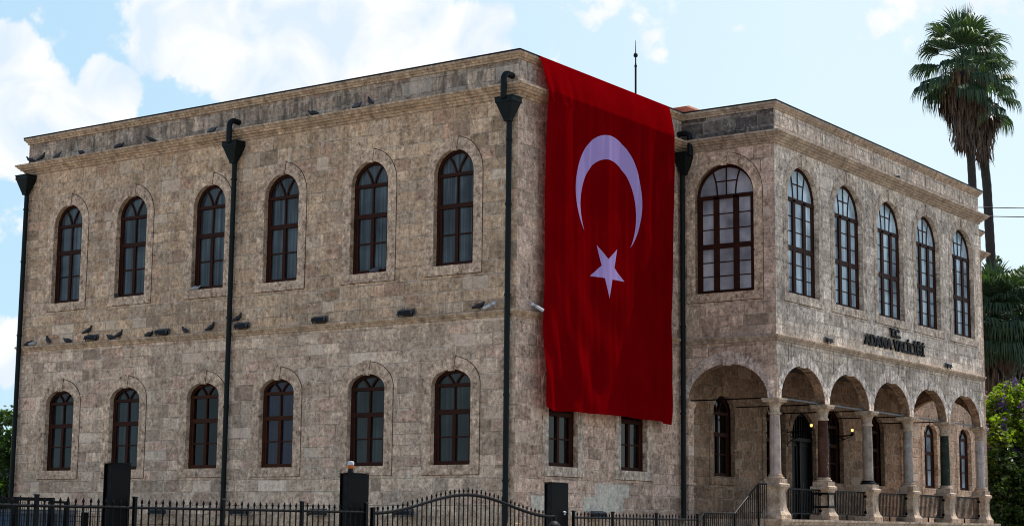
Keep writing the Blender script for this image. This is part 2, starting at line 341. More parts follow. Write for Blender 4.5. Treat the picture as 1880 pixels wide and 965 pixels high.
# ------------------------------------------------------------------ mesh helpers
class MB:
    """collects faces, then links them as ONE mesh object"""
    def __init__(self): self.v = []; self.f = []; self.mi = []
    def face(self, pts, mi=0):
        i = len(self.v); self.v += [tuple(p) for p in pts]; self.f.append(tuple(range(i, i + len(pts)))); self.mi.append(mi)
    def add(self, verts, faces, mi=0):
        i = len(self.v); self.v += [tuple(p) for p in verts]
        for f in faces: self.f.append(tuple(i + k for k in f)); self.mi.append(mi)
    def hexa(self, p, mi=0):     # 8 corners: bottom ring 0-3, top ring 4-7
        self.add(p, [(3, 2, 1, 0), (4, 5, 6, 7), (0, 1, 5, 4), (1, 2, 6, 5), (2, 3, 7, 6), (3, 0, 4, 7)], mi)
    def box(self, x0, x1, y0, y1, z0, z1, mi=0):
        self.hexa([(x0, y0, z0), (x1, y0, z0), (x1, y1, z0), (x0, y1, z0), (x0, y0, z1), (x1, y0, z1), (x1, y1, z1), (x0, y1, z1)], mi)
    def tube(self, pts, r, n=10, mi=0, caps=True):
        pts = [Vector(p) for p in pts]; rs = r if isinstance(r, (list, tuple)) else [r] * len(pts)
        rings = []; prev = None
        for i, p in enumerate(pts):
            t = (pts[min(i + 1, len(pts) - 1)] - pts[max(i - 1, 0)]).normalized()
            a = prev if prev is not None else (Vector((0, 0, 1)) if abs(t.z) < .9 else Vector((1, 0, 0)))
            u = (a - t * a.dot(t))
            if u.length < 1e-4: u = Vector((1, 0, 0)) - t * t.x
            u.normalize(); w = t.cross(u); prev = u
            rings.append([p + (u * math.cos(k * 2 * math.pi / n) + w * math.sin(k * 2 * math.pi / n)) * rs[i] for k in range(n)])
        vs = [q for ring in rings for q in ring]; fs = []
        for i in range(len(pts) - 1):
            for k in range(n):
                a, b = i * n + k, i * n + (k + 1) % n
                fs.append((a, b, b + n, a + n))
        if caps: fs.append(tuple(range(n - 1, -1, -1))); fs.append(tuple(range((len(pts) - 1) * n, len(pts) * n)))
        self.add(vs, fs, mi)
    def lathe(self, prof, cx, cy, n=20, mi=0, caps=True):
        vs = [(cx + r * math.cos(k * 2 * math.pi / n), cy + r * math.sin(k * 2 * math.pi / n), z) for r, z in prof for k in range(n)]; fs = []
        for i in range(len(prof) - 1):
            for k in range(n):
                a, b = i * n + k, i * n + (k + 1) % n
                fs.append((a, b, b + n, a + n))
        if caps: fs.append(tuple(range(n - 1, -1, -1))); fs.append(tuple(range((len(prof) - 1) * n, len(prof) * n)))
        self.add(vs, fs, mi)
    def squarelathe(self, prof, cx, cy, ax=1.0, ay=1.0, mi=0):
        vs = []; fs = []
        for r, z in prof:
            hx, hy = r * ax, r * ay
            vs += [(cx - hx, cy - hy, z), (cx + hx, cy - hy, z), (cx + hx, cy + hy, z), (cx - hx, cy + hy, z)]
        for i in range(len(prof) - 1):
            for k in range(4):
                a, b = i * 4 + k, i * 4 + (k + 1) % 4
                fs.append((a, b, b + 4, a + 4))
        fs.append((3, 2, 1, 0)); n = len(prof) * 4; fs.append((n - 4, n - 3, n - 2, n - 1))
        self.add(vs, fs, mi)
    def sweep(self, plan, prof, closed=True, mi=0, seg=None):
        """profile (out, z) carried round a plan of axis-aligned corners, mitred"""
        n = len(plan); offs = []
        for i in range(n):
            a, b, c = plan[i - 1], plan[i], plan[(i + 1) % n]
            def nrm(p, q):
                dx, dy = q[0] - p[0], q[1] - p[1]; l = math.hypot(dx, dy); return (dy / l, -dx / l)
            if not closed and i == 0: o = nrm(b, c)
            elif not closed and i == n - 1: o = nrm(a, b)
            else:
                n1, n2 = nrm(a, b), nrm(b, c); o = (n1[0] + n2[0], n1[1] + n2[1])
                if abs(n1[0] * n2[0] + n1[1] * n2[1]) > .9: o = n1
            offs.append(o)
        m = len(prof); vs = []; fs = []
        for (x, y), (ox, oy) in zip(plan, offs):
            vs += [(x + ox * o, y + oy * o, z) for o, z in prof]
        for i in range(n if closed else n - 1):
            j = (i + 1) % n
            for k in range(m - 1):
                fs.append((i * m + k, j * m + k, j * m + k + 1, i * m + k + 1)); self.mi.append(seg[i] if seg else mi)
        if not closed:
            fs.append(tuple(range(m - 1, -1, -1))); fs.append(tuple(range((n - 1) * m, n * m))); self.mi += [mi, mi]
        b = len(self.v); self.v += vs; self.f += [tuple(b + q for q in f_) for f_ in fs]
    def build(self, name, mats, parent=None, smooth=False, fix=True, loc=None):
        me = bpy.data.meshes.new(name); me.from_pydata(self.v, [], self.f)
        if not isinstance(mats, (list, tuple)): mats = [mats]
        for m in mats: me.materials.append(m)
        if len(mats) > 1: me.polygons.foreach_set('material_index', self.mi)
        if fix:
            bm = bmesh.new(); bm.from_mesh(me); bmesh.ops.remove_doubles(bm, verts=bm.verts, dist=1e-5)
            bmesh.ops.recalc_face_normals(bm, faces=bm.faces); bm.to_mesh(me); bm.free()
        if smooth:
            me.polygons.foreach_set('use_smooth', [True] * len(me.polygons))
        me.update()
        o = bpy.data.objects.new(name, me); COL.objects.link(o)
        if smooth and smooth != 'all':
            try: me.set_sharp_from_angle(angle=R(40))
            except Exception: pass
        if parent is not None: o.parent = parent
        if loc is not None: o.location = loc
        return o

def tag(o, label, cat, group=None):
    o['label'] = label; o['category'] = cat
    if group: o['group'] = group
    return o
def thing(name, label, cat, loc=(0, 0, 0), rz=0.0, group=None):
    o = bpy.data.objects.new(name, None); COL.objects.link(o); o.empty_display_size = .3
    o.location = loc; o.rotation_euler = (0, 0, rz); return tag(o, label, cat, group)
def structure(o): o['kind'] = 'structure'; return o
def dup(root, loc, rz=None, label=None):
    kids = list(root.children)
    r = root.copy(); COL.objects.link(r); r.location = loc
    if rz is not None: r.rotation_euler = (0, 0, rz)
    if label: r['label'] = label
    for ch in kids:
        c = ch.copy(); COL.objects.link(c); c.parent = r
        for g in list(ch.children):
            d = g.copy(); COL.objects.link(d); d.parent = c
    return r

# ------------------------------------------------------------------ ground
LA, LB, LC = 20.578, 9.0, 3.2535
LD = 17.264; YE = LB + LD; YW = YE + LB
g = MB(); g.face([(-900, -900, 0), (900, -900, 0), (900, 900, 0), (-900, 900, 0)]); structure(g.build("ground", M['ground']))
g = MB(); g.face([(11.0, -300, .006), (20.0, -300, .006), (20.0, 300, .006), (11.0, 300, .006)]); structure(g.build("road", M['asphalt']))
g = MB()
for x0 in (10.85, 20.0): g.box(x0, x0 + .15, -300, 300, -.05, .13)
structure(g.build("kerb", M['kerb']))

# ------------------------------------------------------------------ the government building
bld = thing("government_building", "two storey tan ashlar government building with arched windows, arcaded porch and black drainpipes", "building", (0, 0, 0))
fA = lambda s, z, d=0.0: (s, d, z)
fB = lambda s, z, d=0.0: (-d, s, z)
fC = lambda s, z, d=0.0: (s, LB + d, z)
fD = lambda s, z, d=0.0: (LC - d, s, z)
fE = lambda s, z, d=0.0: (s, YE - d, z)
fBack = lambda s, z, d=0.0: (-LA + d, s, z)
fNorth = lambda s, z, d=0.0: (s, YW - d, z)

def arc(c, hw, spring, rise, n=22):
    return [(c - hw * math.cos(math.pi * i / n), spring + rise * math.sin(math.pi * i / n)) for i in range(n + 1)]
def wall(mb, f, s0, s1, z0, z1, ops=(), d=0.0, reveal=True, mi=0, mr=1):
    ops = sorted(ops, key=lambda o: o['c']); left = s0
    for k, o in enumerate(ops):
        c, hw = o['c'], o['hw']
        right = s1 if k == len(ops) - 1 else (c + hw + ops[k + 1]['c'] - ops[k + 1]['hw']) / 2
        for a, b in ((left, c - hw), (c + hw, right)):
            if b - a > 1e-4: mb.face([f(a, z0, d), f(b, z0, d), f(b, z1, d), f(a, z1, d)], mi)
        if o['sill'] > z0 + 1e-4: mb.face([f(c - hw, z0, d), f(c + hw, z0, d), f(c + hw, o['sill'], d), f(c - hw, o['sill'], d)], mi)
        A = arc(c, hw, o['spring'], o['rise'])
        for (a, za), (b, zb) in zip(A, A[1:]):
            mb.face([f(a, za, d), f(b, zb, d), f(b, z1, d), f(a, z1, d)], mi)
        if reveal:
            dep = o['depth']; P = ([(c - hw, o['sill'])] if o['sill'] < o['spring'] - 1e-4 else []) + A + ([(c + hw, o['sill'])] if o['sill'] < o['spring'] - 1e-4 else [])
            for (a, za), (b, zb) in zip(P, P[1:]):
                mb.face([f(a, za, 0), f(b, zb, 0), f(b, zb, dep), f(a, za, dep)], mr)
            if o['sill'] > z0 + 1e-4: mb.face([f(c - hw, o['sill'], 0), f(c + hw, o['sill'], 0), f(c + hw, o['sill'], dep), f(c - hw, o['sill'], dep)], mr)
        left = right
    if not ops: mb.face([f(s0, z0, d), f(s1, z0, d), f(s1, z1, d), f(s0, z1, d)], mi)

def ribbon(mb, f, pts, w, d0, d1, mi=0):
    n = len(pts); L = []; Rr = []
    for i in range(n):
        (x0, z0), (x1, z1) = pts[max(i - 1, 0)], pts[min(i + 1, n - 1)]
        dx, dz = x1 - x0, z1 - z0; l = math.hypot(dx, dz) or 1
        nx, nz_ = -dz / l, dx / l; k = 1.0
        if 0 < i < n - 1:
            ax, az = pts[i][0] - pts[i - 1][0], pts[i][1] - pts[i - 1][1]; la = math.hypot(ax, az) or 1
            cs = (-az / la) * nx + (ax / la) * nz_; k = 1 / max(cs, .5)
        L.append((pts[i][0] + nx * w / 2 * k, pts[i][1] + nz_ * w / 2 * k)); Rr.append((pts[i][0] - nx * w / 2 * k, pts[i][1] - nz_ * w / 2 * k))
    for i in range(n - 1):
        mb.face([f(*L[i], d0), f(*L[i + 1], d0), f(*Rr[i + 1], d0), f(*Rr[i], d0)], mi)
        mb.face([f(*L[i], d0), f(*L[i + 1], d0), f(*L[i + 1], d1), f(*L[i], d1)], mi)
        mb.face([f(*Rr[i], d0), f(*Rr[i + 1], d0), f(*Rr[i + 1], d1), f(*Rr[i], d1)], mi)
    for i in (0, n - 1):
        mb.face([f(*L[i], d0), f(*Rr[i], d0), f(*Rr[i], d1), f(*L[i], d1)], mi)

def outline(o, inset=0.0, n=22):
    hw = o['hw'] - inset
    return [(o['c'] - hw, o['sill'] + inset)] + arc(o['c'], hw, o['spring'], o['rise'] - inset, n) + [(o['c'] + hw, o['sill'] + inset)]

def window(o, f, cols, gl, wood, sur, dpt, sband=.30, key=True):
    c, hw, sill, sp, rise = o['c'], o['hw'], o['sill'], o['spring'], o['rise']
    d0 = dpt; fr = MB(); fw_ = .10
    P = outline(o, fw_ / 2 - .006); ribbon(fr, f, P, fw_, d0, d0 + .12)
    bar = lambda pts, w, a=0.0, b=.10: ribbon(fr, f, pts, w, d0 + a, d0 + b)
    bar([(c - hw, sill + .055), (c + hw, sill + .055)], .11, .002, .12)
    if cols == 2:
        tr = sp; mid = sill + (sp - sill) * (.655 if sp - sill > 2.4 else .665)
        bar([(c - hw + .02, tr), (c + hw - .02, tr)], .095, -.012)
        bar([(c - hw + .02, mid), (c + hw - .02, mid)], .13, -.006)
        bar([(c, sill + .1), (c, mid)], .115, .004); bar([(c, mid), (c, tr)], .055, .015)
        zq = sill + .08 + (mid - sill - .08) * .5
        bar([(c - hw + .05, zq), (c + hw - .05, zq)], .038, .02)
        for s_ in (-1, 1):                                     # sash stiles
            bar([(c + s_ * (hw - .14), sill + .1), (c + s_ * (hw - .13), mid)], .07, .012)
            bar([(c + s_ * (hw - .115), mid), (c + s_ * (hw - .115), tr)], .04, .016)
            B_ = [(c + s_ * (.045 + (hw * .50) * (t ** 1.7)), tr + rise * .90 * t) for t in [i / 8 for i in range(9)]]
            bar(B_, .05, .012)
    else:
        tr = sp - .02; mid = sill + (sp - sill) * .485
        bar([(c - hw + .02, tr), (c + hw - .02, tr)], .12, -.03)
        bar([(c - hw + .02, mid), (c + hw - .02, mid)], .15, -.02)
        m1 = hw * .335
        for s_ in (-1, 1):
            bar([(c + s_ * m1, sill + .1), (c + s_ * m1, tr)], .185, -.03, .11)
            bar([(c + s_ * (hw - .14), sill + .1), (c + s_ * (hw - .14), tr)], .10, .0)
            B_ = [(c + s_ * (m1 * .92 + hw * .19 * (t ** 2)), tr + rise * .93 * t) for t in [i / 8 for i in range(9)]]
            bar(B_, .045, .008)
        bar([(c, tr), (c, tr + rise - .03)], .04, .008)
        bar([(c - m1 - .02, tr + rise * .50), (c + m1 + .02, tr + rise * .50)], .036, .010)
        for a, b in ((sill + .10, mid - .06), (mid + .06, tr - .05)):
            for k in (1, 2):
                zq = a + (b - a) * k / 3; bar([(c - hw + .1, zq), (c + hw - .1, zq)], .030, .012)
    wo = fr.build("window", wood, bld)
    gm = MB(); gm.face([f(s, z, d0 + (.060 if cols == 2 else .030)) for s, z in outline(o, .03)]); gm.build("pane", gl, wo, fix=False)
    if sur is not None:
        sb = MB(); proud = -.024
        inn = outline(o, 0.0); oc = dict(o); oc['hw'] = hw + sband; oc['rise'] = rise + sband + .05
        out = outline(oc, 0.0)
        for (a, b), (p, q) in zip(zip(inn, inn[1:]), zip(out, out[1:])):
            sb.face([f(*a, proud), f(*b, proud), f(*q, proud), f(*p, proud)])
            sb.face([f(*p, proud), f(*q, proud), f(*q, .001), f(*p, .001)])
            sb.face([f(*a, proud), f(*b, proud), f(*b, 0), f(*a, 0)])
        ribbon(sb, f, [(c - hw - sband, sill - .135), (c + hw + sband, sill - .135)], .266, proud - .012, .001)
        if key:
            ap = sp + rise; kd = proud - .022
            q = [(c - .085, ap - .045), (c + .085, ap - .045), (c + .14, ap + sband + .09), (c - .14, ap + sband + .09)]
            sb.face([f(*p, kd) for p in q])
            for a, b in zip(q, q[1:] + q[:1]): sb.face([f(*a, kd), f(*b, kd), f(*b, .03), f(*a, .03)])
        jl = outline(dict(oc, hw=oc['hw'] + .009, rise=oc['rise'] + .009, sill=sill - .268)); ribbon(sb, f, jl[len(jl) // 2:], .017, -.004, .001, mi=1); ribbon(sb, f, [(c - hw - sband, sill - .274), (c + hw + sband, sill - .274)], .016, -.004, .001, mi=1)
        if key:
            for sg_ in (-1, 1): ribbon(sb, f, [(c + sg_ * .092, sp + rise + .01), (c + sg_ * .145, sp + rise + sband + .06)], .014, proud - .002, .001, mi=1)
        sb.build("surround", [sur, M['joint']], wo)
    return wo

W = lambda c, hw, sill, spring, rise, depth=.14: dict(c=c, hw=hw, sill=sill, spring=spring, rise=rise, depth=depth)
A_up = [W(c, .70, 8.89, 11.49, .70) for c in (-18.36, -15.27, -11.77, -8.72, -5.26, -2.18)]
A_lo = [W(c, .685, 3.355, 5.55, .425) for c in (-18.35, -15.25, -11.76, -8.68, -5.22, -2.17)]
B_lo = [W(c, .745, 3.355, 5.55, .43) for c in (2.32, 6.09)]
P_lo = [W(c, .72, 3.36, 5.38, .58) for c in (11.65, 15.30, 19.95, 23.60)]
door_op = W(17.42, .96, 2.0, 4.80, .93)
N_lo = [W(c, .69, 3.39, 5.50, .45) for c in (28.93, 32.66)]
C_up = [W(1.51, 1.03, 8.90, 11.95, .99)]
D_up = [W(c, 1.085, 8.88, 11.90, 1.05) for c in (10.92, 14.28, 17.69, 21.04, 24.42)]
SPR = 5.60
D_ar = [W(c, 1.525, SPR, SPR, 1.08, .32) for c in (10.78, 14.158, 17.554, 20.923, 24.286)]
C_ar = [W(1.575, 1.37, SPR, SPR, 1.09, .32)]
ZP = 13.5; ZSP = 7.40; ZC = 7.08

w = MB(); wall(w, fA, -LA, 0, 0, ZSP, A_lo, mi=1, mr=1); wall(w, fA, -LA, 0, ZSP, ZP, A_up, mr=0); w.build("facade", [M['stone_tan'], M['stone_low']], bld, fix=False)
w = MB(); wall(w, fB, 0, LB, 0, ZSP, B_lo); wall(w, fB, 0, LB, ZSP, ZP); w.build("facade", [M['stone_side'], M['stone_side']], bld, fix=False)
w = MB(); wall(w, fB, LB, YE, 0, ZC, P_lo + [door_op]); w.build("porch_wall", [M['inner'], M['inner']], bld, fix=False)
w = MB(); wall(w, fB, YE, YW, 0, ZSP, N_lo); wall(w, fB, YE, YW, ZSP, ZP); w.build("facade", [M['wing'], M['wing']], bld, fix=False)
w = MB(); wall(w, fBack, 0, YW, 0, ZP); wall(w, fNorth, -LA, 0, 0, ZP); w.build("facade", [M['stone_tan']], bld, fix=False)
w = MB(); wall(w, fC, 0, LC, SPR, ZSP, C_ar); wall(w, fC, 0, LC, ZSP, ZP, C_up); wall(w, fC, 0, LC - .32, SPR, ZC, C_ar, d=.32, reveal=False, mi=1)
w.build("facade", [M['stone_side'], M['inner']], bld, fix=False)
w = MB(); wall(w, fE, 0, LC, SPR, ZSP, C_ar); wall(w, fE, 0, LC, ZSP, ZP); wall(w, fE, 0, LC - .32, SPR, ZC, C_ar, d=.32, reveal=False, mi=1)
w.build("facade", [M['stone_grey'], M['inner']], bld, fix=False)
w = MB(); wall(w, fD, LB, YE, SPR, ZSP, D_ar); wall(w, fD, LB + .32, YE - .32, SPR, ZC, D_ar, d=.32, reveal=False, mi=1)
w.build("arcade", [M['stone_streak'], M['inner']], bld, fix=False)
w = MB(); wall(w, fD, LB, YE, ZSP, ZP, D_up); w.build("facade", [M['stone_grey'], M['stone_grey']], bld, fix=False)
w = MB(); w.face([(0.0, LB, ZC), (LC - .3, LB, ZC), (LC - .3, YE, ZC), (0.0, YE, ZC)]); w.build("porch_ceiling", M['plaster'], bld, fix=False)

# parapet walls, coping, cornice, string course, plinth
plan = [(-LA, 0), (0, 0), (0, LB), (LC, LB), (LC, YE), (0, YE), (0, YW), (-LA, YW)]
par = MB(); mats = [M['stone_parapet'], M['stone_parapet_grey'], M['stone_parapet_black']]
def pw(f, a, b, mi): par.face([f(a, ZP), f(b, ZP), f(b, 14.53), f(a, 14.53)], mi)
pw(fA, -LA, 0, 0); pw(fB, 0, LB, 1); pw(fC, 0, LC, 2); pw(fD, LB, YE, 1); pw(fE, 0, LC, 1); pw(fB, YE, YW, 1); pw(fNorth, -LA, 0, 0); pw(fBack, 0, YW, 0)
for i in range(8):                                    # inner faces of the parapet
    (x0, y0), (x1, y1) = plan[i], plan[(i + 1) % 8]
    sg = .35; 
def inset(i):
    (xa, ya), (x, y), (xb, yb) = plan[i - 1], plan[i], plan[(i + 1) % 8]
    def nrm(p, q):
        dx, dy = q[0] - p[0], q[1] - p[1]; l = math.hypot(dx, dy); return (dy / l, -dx / l)
    n1, n2 = nrm((xa, ya), (x, y)), nrm((x, y), (xb, yb)); return (x - .35 * (n1[0] + n2[0]), y - .35 * (n1[1] + n2[1]))
ins = [inset(i) for i in range(8)]
for i in range(8):
    a, b = ins[i], ins[(i + 1) % 8]; par.face([(*a, ZP), (*b, ZP), (*b, 14.53), (*a, 14.53)], 0)
par.build("parapet", mats, bld, fix=False)
s = MB(); s.sweep(plan, [(-.35, 14.52), (-.35, 14.70), (.143, 14.703), (.143, 14.625), (.10, 14.60), (.075, 14.555), (.045, 14.55), (.045, 14.49), (0, 14.485)], seg=[0, 0, 1, 1, 1, 1, 0, 0]); s.build("coping", [M['trim'], M['trim_grey']], bld)
s = MB(); s.sweep(plan, [(0, 13.815), (.30, 13.765), (.324, 13.76), (.324, 13.705), (.29, 13.695), (.245, 13.63), (.19, 13.605), (.19, 13.565), (.12, 13.545), (.085, 13.49), (.05, 13.485), (.05, 13.42), (0, 13.415)], seg=[0, 0, 1, 1, 1, 1, 0, 0]); s.build("cornice", [M['trim'], M['trim_grey']], bld)
s = MB(); s.sweep(plan, [(0, 7.545), (.095, 7.52), (.107, 7.514), (.107, 7.465), (.085, 7.455), (.065, 7.41), (.035, 7.40), (.035, 7.345), (0, 7.335)], seg=[0, 0, 1, 1, 1, 1, 0, 0]); s.build("string_course", [M['trim'], M['trim_grey']], bld)
s = MB(); s.sweep([(-LA, YW), (-LA, 0), (0, 0), (0, 8.55)], [(0, 1.98), (.07, 1.965), (.075, 1.90), (.105, 1.885), (.115, 1.80), (.155, 1.78), (.155, 1.66), (.12, 1.64), (.12, 0.0)], closed=False); s.build("plinth", M['trim'], bld)
s = MB(); s.sweep([(0, 26.75), (0, YW), (-LA, YW)], [(0, 1.98), (.07, 1.965), (.075, 1.90), (.155, 1.78), (.155, 1.66), (.12, 1.64), (.12, 0.0)], closed=False); s.build("plinth", M['trim'], bld)

s = MB(); s.sweep(plan, [(-.30, 14.705), (-.30, 14.73), (.152, 14.735), (.152, 14.690), (.145, 14.690)]); s.build("flashing", M['lamp_dark'], bld)

# flat roof and the low tiled hip behind the parapet
rf = MB(); rf.face([(-LA + .3, .3, 13.95), (-.3, .3, 13.95), (-.3, YW - .3, 13.95), (-LA + .3, YW - .3, 13.95)]); rf.face([(-.3, LB + .3, 13.95), (LC - .3, LB + .3, 13.95), (LC - .3, YE - .3, 13.95), (-.3, YE - .3, 13.95)])
rf.build("flat_roof", M['concrete'], bld)
rt_ = MB()
ex0, ex1, ey0, ey1, ez, rz_, ry = -16.5, .3, 10.9, 24.3, 14.85, 17.25, 17.6
ridge0, ridge1 = (-11.5, ry, rz_), (-4.6, ry, rz_)
def slope(P0, P1, T0, T1):     # one roof slope as rows of barrel tiles running up it
    P0, P1, T0, T1 = map(Vector, (P0, P1, T0, T1)); n = max(8, int((P1 - P0).length / .24) * 4); nr = 14
    nn = (P1 - P0).cross(T0 - P0).normalized(); 
    if nn.z < 0: nn = -nn
    vs = []; fs = []
    for j in range(nr * 2 + 1):
        r_ = j // 2; t = min(1, (r_ + (j % 2)) / nr) if j < nr * 2 else 1
        lift = .05 * (0 if j % 2 else 1)
        for i in range(n + 1):
            a = P0.lerp(P1, i / n); b = T0.lerp(T1, i / n)
            vs.append(a.lerp(b, t) + nn * (lift + .07 * abs(math.sin(math.pi * i / 4))))
    for j in range(nr * 2):
        for i in range(n): k = j * (n + 1) + i; fs.append((k, k + 1, k + n + 2, k + n + 1))
    rt_.add(vs, fs)
slope((ex1, ey0, ez), (ex1, ey1, ez), ridge1, ridge1); slope((ex0, ey0, ez), (ex1, ey0, ez), ridge0, ridge1)
slope((ex1, ey1, ez), (ex0, ey1, ez), ridge1, ridge0); slope((ex0, ey1, ez), (ex0, ey0, ez), ridge0, ridge0)
rt_.tube([ridge0, ridge1], .13, 8); rt_.tube([ridge1, (ex1, ey0, ez)], .12, 8); rt_.tube([ridge1, (ex1, ey1, ez)], .12, 8)
rt_.box(ex0 + .15, ex1 - .15, ey0 + .15, ey1 - .15, 13.96, ez)
rt_.build("tiled_roof", M['roof_tile'], bld, fix=False)

# windows
gl_lo = [M['glass_low'], M['glass_low'], M['glass_dark'], M['glass_violet'], M['glass_low'], M['glass_low']]
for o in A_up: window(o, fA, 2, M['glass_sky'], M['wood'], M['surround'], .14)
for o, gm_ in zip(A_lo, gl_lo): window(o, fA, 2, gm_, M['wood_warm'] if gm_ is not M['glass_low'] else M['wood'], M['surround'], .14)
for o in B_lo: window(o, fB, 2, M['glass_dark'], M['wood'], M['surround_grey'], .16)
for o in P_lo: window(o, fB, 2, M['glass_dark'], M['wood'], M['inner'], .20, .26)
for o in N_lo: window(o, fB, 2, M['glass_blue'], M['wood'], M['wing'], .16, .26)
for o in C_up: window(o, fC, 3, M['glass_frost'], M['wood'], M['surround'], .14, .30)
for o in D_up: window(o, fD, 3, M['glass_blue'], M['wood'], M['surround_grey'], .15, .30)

# door of the porch
dr = MB(); dd0 = .12
ribbon(dr, fB, outline(door_op, .05)[0:], .11, dd0, dd0 + .12)
dr.face([fB(s_, z_, dd0 + .09) for s_, z_ in outline(door_op, .02)])
dc, dh = door_op['c'], door_op['hw']
ribbon(dr, fB, [(dc - dh, 4.80), (dc + dh, 4.80)], .12, dd0 - .01, dd0 + .09); ribbon(dr, fB, [(dc, 2.02), (dc, 4.8)], .10, dd0, dd0 + .09)
for s_ in (-1, 1):
    for z0_, z1_ in ((2.2, 2.95), (3.1, 4.6)):
        q = [(dc + s_ * .17, z0_), (dc + s_ * .80, z0_), (dc + s_ * .80, z1_), (dc + s_ * .17, z1_), (dc + s_ * .17, z0_)]
        ribbon(dr, fB, q, .05, dd0 + .05, dd0 + .09)
for k in range(9): s_ = dc - dh + .2 + k * (2 * dh - .4) / 8; ribbon(dr, fB, [(s_, 4.85), (s_, 4.80 + .9 * math.sqrt(max(.05, 1 - ((s_ - dc) / dh) ** 2)))], .03, dd0 + .03, dd0 + .09)
door = dr.build("door", M['iron'], bld, fix=False)
hd = MB(); hd.tube([fB(dc + .08, 3.0, dd0 - .05), fB(dc + .08, 3.3, dd0 - .05)], .015, 8); hd.build("handle", M['steel_rod'], door)
sb = MB(); inn = outline(door_op); oc = dict(door_op); oc['hw'] += .24; oc['rise'] += .26; out = outline(oc)
for (a, b), (p_, q_) in zip(zip(inn, inn[1:]), zip(out, out[1:])):
    sb.face([fB(*a, -.03), fB(*b, -.03), fB(*q_, -.03), fB(*p_, -.03)]); sb.face([fB(*p_, -.03), fB(*q_, -.03), fB(*q_, .001), fB(*p_, .001)]); sb.face([fB(*a, -.03), fB(*b, -.03), fB(*b, 0), fB(*a, 0)])
sb.build("surround", M['inner'], door)

# arch stones of the porch: wedge blocks with open joints and a proud key
def voussoirs(o, f, clampw, mat):
    v = MB(); n = 15; c, hw, sp, rise = o['c'], o['hw'], o['spring'], o['rise']
    for k in range(n):
        a0, a1 = math.pi * k / n + .012, math.pi * (k + 1) / n - .012; key = k == n // 2
        pts_i = []; pts_o = []
        for t in (a0, (a0 + a1) / 2, a1):
            th = .37 + (.03 if key else 0); dz = -.045 if key else 0
            pts_i.append((c - (hw + (-.004 if key else .002)) * math.cos(t), sp + (rise + dz + .002) * math.sin(t)))
            pts_o.append((c - min(clampw, hw + th) * math.cos(t) if abs((hw + th) * math.cos(t)) < clampw else c - math.copysign(clampw, math.cos(t)), sp + (rise + th) * math.sin(t)))
        fr_ = -.045 if key else -.014
        poly = pts_i + pts_o[::-1]
        v.face([f(*p, fr_) for p in poly])
        for p, q in zip(poly, poly[1:] + poly[:1]): v.face([f(*p, fr_), f(*q, fr_), f(*q, .04 if key else .001), f(*p, .04 if key else .001)])
    v.build("arch_stones", mat, bld)
for o in D_ar: voussoirs(o, fD, 1.66, M['arch'])
voussoirs(C_ar[0], fC, 1.56, M['arch_side'])

# porch floor, columns, tie rods, railings, steps
p = MB(); p.box(.004, 3.44, 8.72, 26.55, 0, 1.76); p.box(.004, 3.50, 8.66, 26.61, 1.76, 1.84); p.box(.004, 3.56, 8.60, 26.67, 1.84, 1.93); p.box(.004, 3.60, 8.56, 26.71, 1.93, 2.0)
p.build("porch_floor", M['trim_grey'], bld)
CX = 3.09
cols = [(9.16, 'marble_pale'), (12.47, 'marble_brown'), (15.856, 'marble_beige'), (19.238, 'marble_grey'), (22.604, 'marble_green'), (26.10, 'marble_blue')]
col_objs = []
for y, mk in cols:
    c = MB(); c.lathe([(.172, 3.30), (.176, 3.34), (.170, 3.40), (.168, 4.2), (.150, 5.12)], CX, y, 28)
    sh = c.build("column", M[mk], bld, smooth=True)
    c = MB(); c.lathe([(.150, 5.10), (.185, 5.11), (.195, 5.14), (.185, 5.17), (.155, 5.18), (.155, 5.25), (.165, 5.33), (.20, 5.41), (.235, 5.45), (.235, 5.475)], CX, y, 28)
    c.squarelathe([(.26, 5.475), (.27, 5.49), (.27, 5.53), (.295, 5.545), (.295, 5.598)], CX, y); c.build("capital", M['trim_grey'], sh, smooth=True)
    c = MB(); c.lathe([(.255, 3.195), (.265, 3.22), (.255, 3.25), (.21, 3.262), (.205, 3.28), (.222, 3.295), (.215, 3.315), (.172, 3.325)], CX, y, 28)
    c.build("base_moulding", M['lamp_dark'] if mk == 'marble_beige' else M['trim_grey'], sh, smooth=True)
    c = MB(); c.squarelathe([(.36, 2.001), (.36, 2.13), (.345, 2.15), (.30, 2.22), (.262, 2.33), (.248, 2.45), (.245, 2.80), (.262, 2.815), (.262, 2.86), (.285, 2.90), (.325, 2.955), (.335, 2.96), (.335, 3.03), (.30, 3.05), (.275, 3.06), (.275, 3.195)], CX, y, .96, .92)
    c.build("pedestal", M['trim_grey'], sh)
for yy in (LB + .16, YE - .16):
    c = MB(); c.squarelathe([(.10, 2.001), (.10, 2.72), (.13, 2.74), (.13, 2.79), (.10, 2.80), (.10, 3.0), (.135, 3.03), (.135, 3.09), (.10, 3.11), (.10, 5.1), (.12, 5.12), (.12, 5.18), (.10, 5.2), (.10, 5.34), (.13, 5.43), (.15, 5.5), (.15, 5.597)], .112, yy, 1.0, 1.62)
    c.build("pilaster", M['stone_side'], bld)
t = MB()
for (y0, _), (y1, _) in zip(cols, cols[1:]): t.box(CX - .022, CX + .022, y0 + .05, y1 - .05, 5.605, 5.65)
t.box(.02, CX, 9.16 - .02, 9.16 + .02, 5.56, 5.60) if False else None
t.build("tie_rod", M['steel_rod'], bld)
for y, _ in cols[:-1]:
    t = MB(); t.tube([(0, y, 5.62), (CX, y, 5.62)], .02, 8); t.build("tie_rod", M['iron'], bld)
